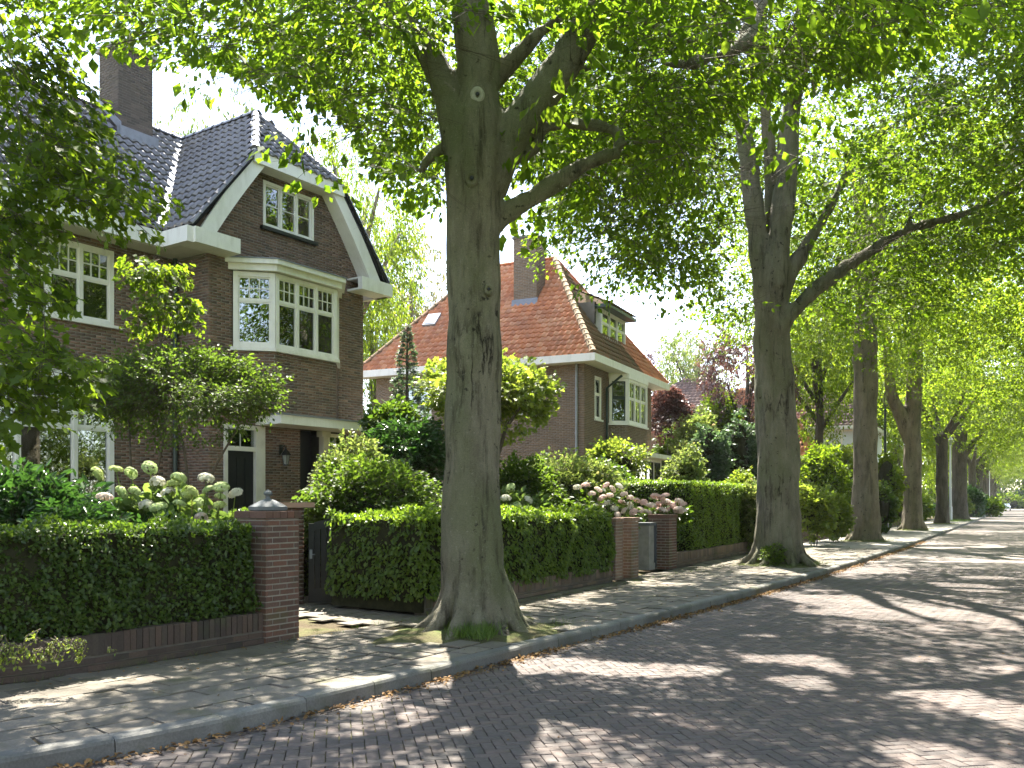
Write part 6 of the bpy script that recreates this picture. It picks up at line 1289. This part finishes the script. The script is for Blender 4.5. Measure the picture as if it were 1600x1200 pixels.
gp6 = [st(inv(*GP(1484, 814).xy)[0] + a, 1.3 + b_, .01) for a in np.arange(-4, 4, .5) for b_ in (-.6, 0, .5)]; grass('', gp6, 1500, .2, 6, .4)
n = 9500; s = rg.uniform(-6.5, 34, n); t = -np.abs(rg.normal(0, .10, n)) - .015; big = vnoise(np.c_[s * .9, s * 0, s * 0], 1, 5) + rg.rand(n) * .4 > .55
pos = np.array([st(a, b_, RZ + .008 + .02 * math.exp(b_ * 6) * rg.rand()) for a, b_ in zip(s[big], t[big])]); m = len(pos)
V, Fc = leaves_arrays(pos, np.c_[rg.normal(0, 1, (m, 2)), rg.normal(0, .25, m)], np.c_[rg.normal(0, .5, (m, 2)), np.ones(m)], rg.uniform(.015, .055, m), 'oval'); tag(link('fallen_leaves', np_mesh('fallen_leaves', V, Fc), M['litter']), kind='stuff')
n = 900; pos = np.array([st(a, b_, .006) for a, b_ in zip(rg.uniform(-6, 30, n), np.where(rg.rand(n) < .55, T0 - np.abs(rg.normal(0, .15, n)), rg.uniform(.1, 2.4, n)))] + [st(a, b_, RZ + .006) for a, b_ in zip(rg.uniform(-5, 25, 220), rg.uniform(-6, -.3, 220))]); m = len(pos)
V, Fc = leaves_arrays(pos, np.c_[rg.normal(0, 1, (m, 2)), rg.normal(0, .2, m)], np.c_[rg.normal(0, .4, (m, 2)), np.ones(m)], rg.uniform(.018, .04, m), 'oval'); tag(link('fallen_leaves', np_mesh('fallen_leaves', V, Fc), M['litter']), kind='stuff')
# ferny weed over the low wall
for k, (u, v, lab) in enumerate(((95, 1008, 'light green trailing weed hanging over the blackened wall'), (10, 1010, 'small trailing weed on the wall at the left edge'))):
    c = GP(u, v, .40); w = thing('trailing_weed', lab, 'plant', (c.x, c.y, .40)); rgk = rs(300 + k); n = 46
    p = np.c_[rgk.normal(0, .13, n), rgk.normal(0, .03, n) - .03, rgk.normal(.01, .05, n)]; foliage('foliage', p, np.c_[rgk.normal(.2, .8, n), rgk.normal(-.5, .3, n), rgk.normal(-.5, .4, n)], np.c_[rgk.normal(0, .4, (n, 2)), np.ones(n)], rgk.uniform(.08, .16, n), .026, 'oval', M['leaf_yellow'], w, k, 12, 4, .3)

# opposite gardens: seen only in the window panes
rg = rs(77)
for k in range(12):
    q = st(4 + k * 7.5, -14.5 - rg.uniform(0, 5)) if k < 8 else Vector((-12 + (k - 8) * 6.5, -11 - (k % 2) * 3, 0)); bg = thing('garden_tree', ['leafy garden tree across the road, mirrored in the window panes'][0], 'tree', (q.x, q.y, 0), 0, 'garden trees across the road')
    m_ = MB(); m_.tube([(0, 0, 0), (0, 0, 3)], .2, 8); m_.build('trunk', M['bark_dark'], bg); put(CM_A, 'crown', bg, M['leaf_far'], (0, 0, 5.0 - 11.5 * .86), k, (.66, .66, .86))
hedge('hedge along the opposite pavement outside the picture', -3, 60, -11.6, -10.7, 0, 2.0, M['leaf_privet'], .16, 90, 'simple', 88)

for k in range(9):
    q = P(1535 + k * 14, 790, 236 + 6 * (k % 3)); bush('roadside_shrub', ['dark bush', 'green bush'][k % 2] + ' in the thicket closing the far end of the street', 'shrub', (q.x, q.y, 1.4), (3.2, 3.0, 2.4 + (k % 3)), M[['leaf_dark', 'leaf_maple'][k % 2]], .5, 140, 'simple', 260 + k, 12, 1.3, 6, 'shrubs closing the end of the street', [[Vector((0, 0, 0)), Vector((0, 0, 1))]], True)
# ================================================================ lamp posts, parked cars
q = GP(1383, 827); lp = thing('street_lamp', 'tall dark green lamp post with glazed lantern beside the third trunk', 'street lamp', (q.x, q.y, 0))
zt = EYE + (HOR - 612) / F * q.y
b = MB(); b.lathe([(.24, 0), (.24, .12), (.19, .2), (.17, .9), (.20, .95), (.15, 1.05), (.11, 1.8), (.14, 1.85), (.085, 1.95), (.065, zt - 1.2), (.09, zt - 1.15), (.05, zt - 1.0), (.05, zt - .85)], n=14); b.tube([(-.35, 0, zt - 1.0), (.35, 0, zt - 1.0)], .025, 6); b.build('post', M['darkgreen'], lp)
b = MB()
for k in range(6): a = k * math.pi / 3; b.tube([(math.cos(a) * .15, math.sin(a) * .15, zt - .85), (math.cos(a) * .26, math.sin(a) * .26, zt - .18)], .018, 4)
b.lathe([(.17, zt - .88), (.17, zt - .84)], n=12); b.lathe([(.31, zt - .18), (.20, zt - .02), (.08, zt + .06), (.05, zt + .12), (.02, zt + .2)], n=12); b.build('lantern_frame', M['black'], lp)
b = MB(); b.lathe([(.14, zt - .84), (.25, zt - .185)], n=6); b.build('lantern_glass', M['lamp_glass'], lp)
q = GP(1485, 814); lp = thing('street_lamp', 'slim pale grey lamp post with small lantern on a verge', 'street lamp', (q.x, q.y, 0)); zt = EYE + (HOR - 685) / F * q.y
b = MB(); b.lathe([(.16, 0), (.15, 1.2), (.10, 1.3), (.06, zt - .7), (.06, zt - .6)], n=12); b.tube([(0, 0, zt), (-.02, 0, zt + .5), (.12, 0, zt + 1.1), (.3, 0, zt + 1.35)], .025, 6); b.build('post', M['lamp_grey'], lp)
b = MB(); b.lathe([(.10, zt - .62), (.12, zt - .58)], n=8); b.lathe([(.25, zt - .12), (.12, zt + .05), (.04, zt + .12)], n=8); b.build('lantern_frame', M['lamp_grey'], lp); b = MB(); b.lathe([(.11, zt - .58), (.21, zt - .12)], n=8); b.build('lantern_glass', M['lamp_glass'], lp)
q = st(150, .6); lp = thing('street_lamp', 'far thin white lamp post near the end of the street', 'street lamp', q); b = MB(); b.lathe([(.12, 0), (.06, 1.2), (.05, 7.5)], n=8); b.build('post', M['lamp_grey'], lp); b = MB(); b.lathe([(.1, 7.5), (.22, 7.9), (.05, 8.1)], n=8); b.build('lantern', M['lamp_glass'], lp)
def car(x, y, rz, paint, label, wf=1.0):
    c = thing('parked_car', label, 'car', (x, y, RZ), rz, 'cars parked at the far end of the street')
    side = [(-2.1, .35), (-2.15, .75), (-1.95, .98), (-1.2, 1.05), (-.75, 1.42), (.9, 1.46), (1.55, 1.08), (2.05, .98), (2.12, .6), (2.05, .32)]
    b = MB(); W = .86
    secs = [(-W, .0), (-W * .96, .0), (W * .96, 0), (W, 0)]
    prof = [(p, -W, .86) for p in side]
    pts = lambda w, k: [(x_, w * (1 if z_ < 1.03 else .80), z_) for x_, z_ in side]
    b.v = pts(-W, 0) + pts(W, 0); n = len(side); b.f = [tuple(range(n - 1, -1, -1)), tuple(range(n, 2 * n))] + [(i, (i + 1) % n, n + (i + 1) % n, n + i) for i in range(n)]; b.build('body', paint, c)
    b = MB(); b.poly([(-1.14, -W * .80, 1.09), (-1.14, W * .80, 1.09), (-.78, W * .72, 1.39), (-.78, -W * .72, 1.39)]); b.f[-1] = b.f[-1]; g = b.build('windscreen', M['glass'], c); g.location = (-.03, 0, .02)
    b = MB(); b.poly([(1.5, -W * .8, 1.12), (1.5, W * .8, 1.12), (.95, W * .72, 1.43), (.95, -W * .72, 1.43)]); g = b.build('rear_window', M['glass'], c); g.location = (.03, 0, .02)
    for sy in (-1, 1):
        b = MB(); b.poly([(-1.0, sy * (W * .83 + .01), 1.1), (1.3, sy * (W * .83 + .01), 1.1), (.85, sy * (W * .79 + .02), 1.4), (-.7, sy * (W * .79 + .02), 1.4)]); b.build('side_window', M['glass'], c)
        for sx in (-1.35, 1.3):
            w = MB(); w.lathe([(.2, -.1), (.31, -.1), (.33, -.06), (.33, .06), (.31, .1), (.2, .1)], n=16); o = w.build('wheel', M['tyre'], c); o.rotation_euler = (R(90), 0, 0); o.location = (sx, sy * .80, .33); r_ = MB(); r_.lathe([(.05, -.11), (.2, -.105), (.2, .105), (.05, .11)], n=12); r_.build('rim', M['grey_metal'], o)
        b = MB(); b.box(-2.16, -2.06, sy * .6 - .16, sy * .6 + .16, .68, .84); b.build('headlight', M['lamp_glass'], c); b = MB(); b.box(2.04, 2.13, sy * .64 - .14, sy * .64 + .14, .72, .9); b.build('tail_light', M['tail'], c)
    return c
q = st(168, -6.9); car(q.x, q.y, stang(168), M['car_silver'], 'silver car parked at the right of the far road')
q = st(188, -7.0); car(q.x, q.y, stang(188), M['car_dark'], 'dark car parked just beyond the silver one')
q = st(205, -1.2); car(q.x, q.y, stang(205), M['car_white'], 'white car at the far left kerb under the trees')
# ================================================================ light summer haze
hm, hnt = new_mat('haze_air'); hnt.links.new(N(hnt, 'VolumePrincipled', {'Color': (.86, .90, .94, 1), 'Density': .00016, 'Anisotropy': .25}).outputs[0], N(hnt, 'OutputMaterial').inputs['Volume'])
b = MB(); b.box(-910, 910, -70, 1410, -1.4, 42); b.build('haze', hm)['kind'] = 'stuff'
cy.volume_bounces = 0
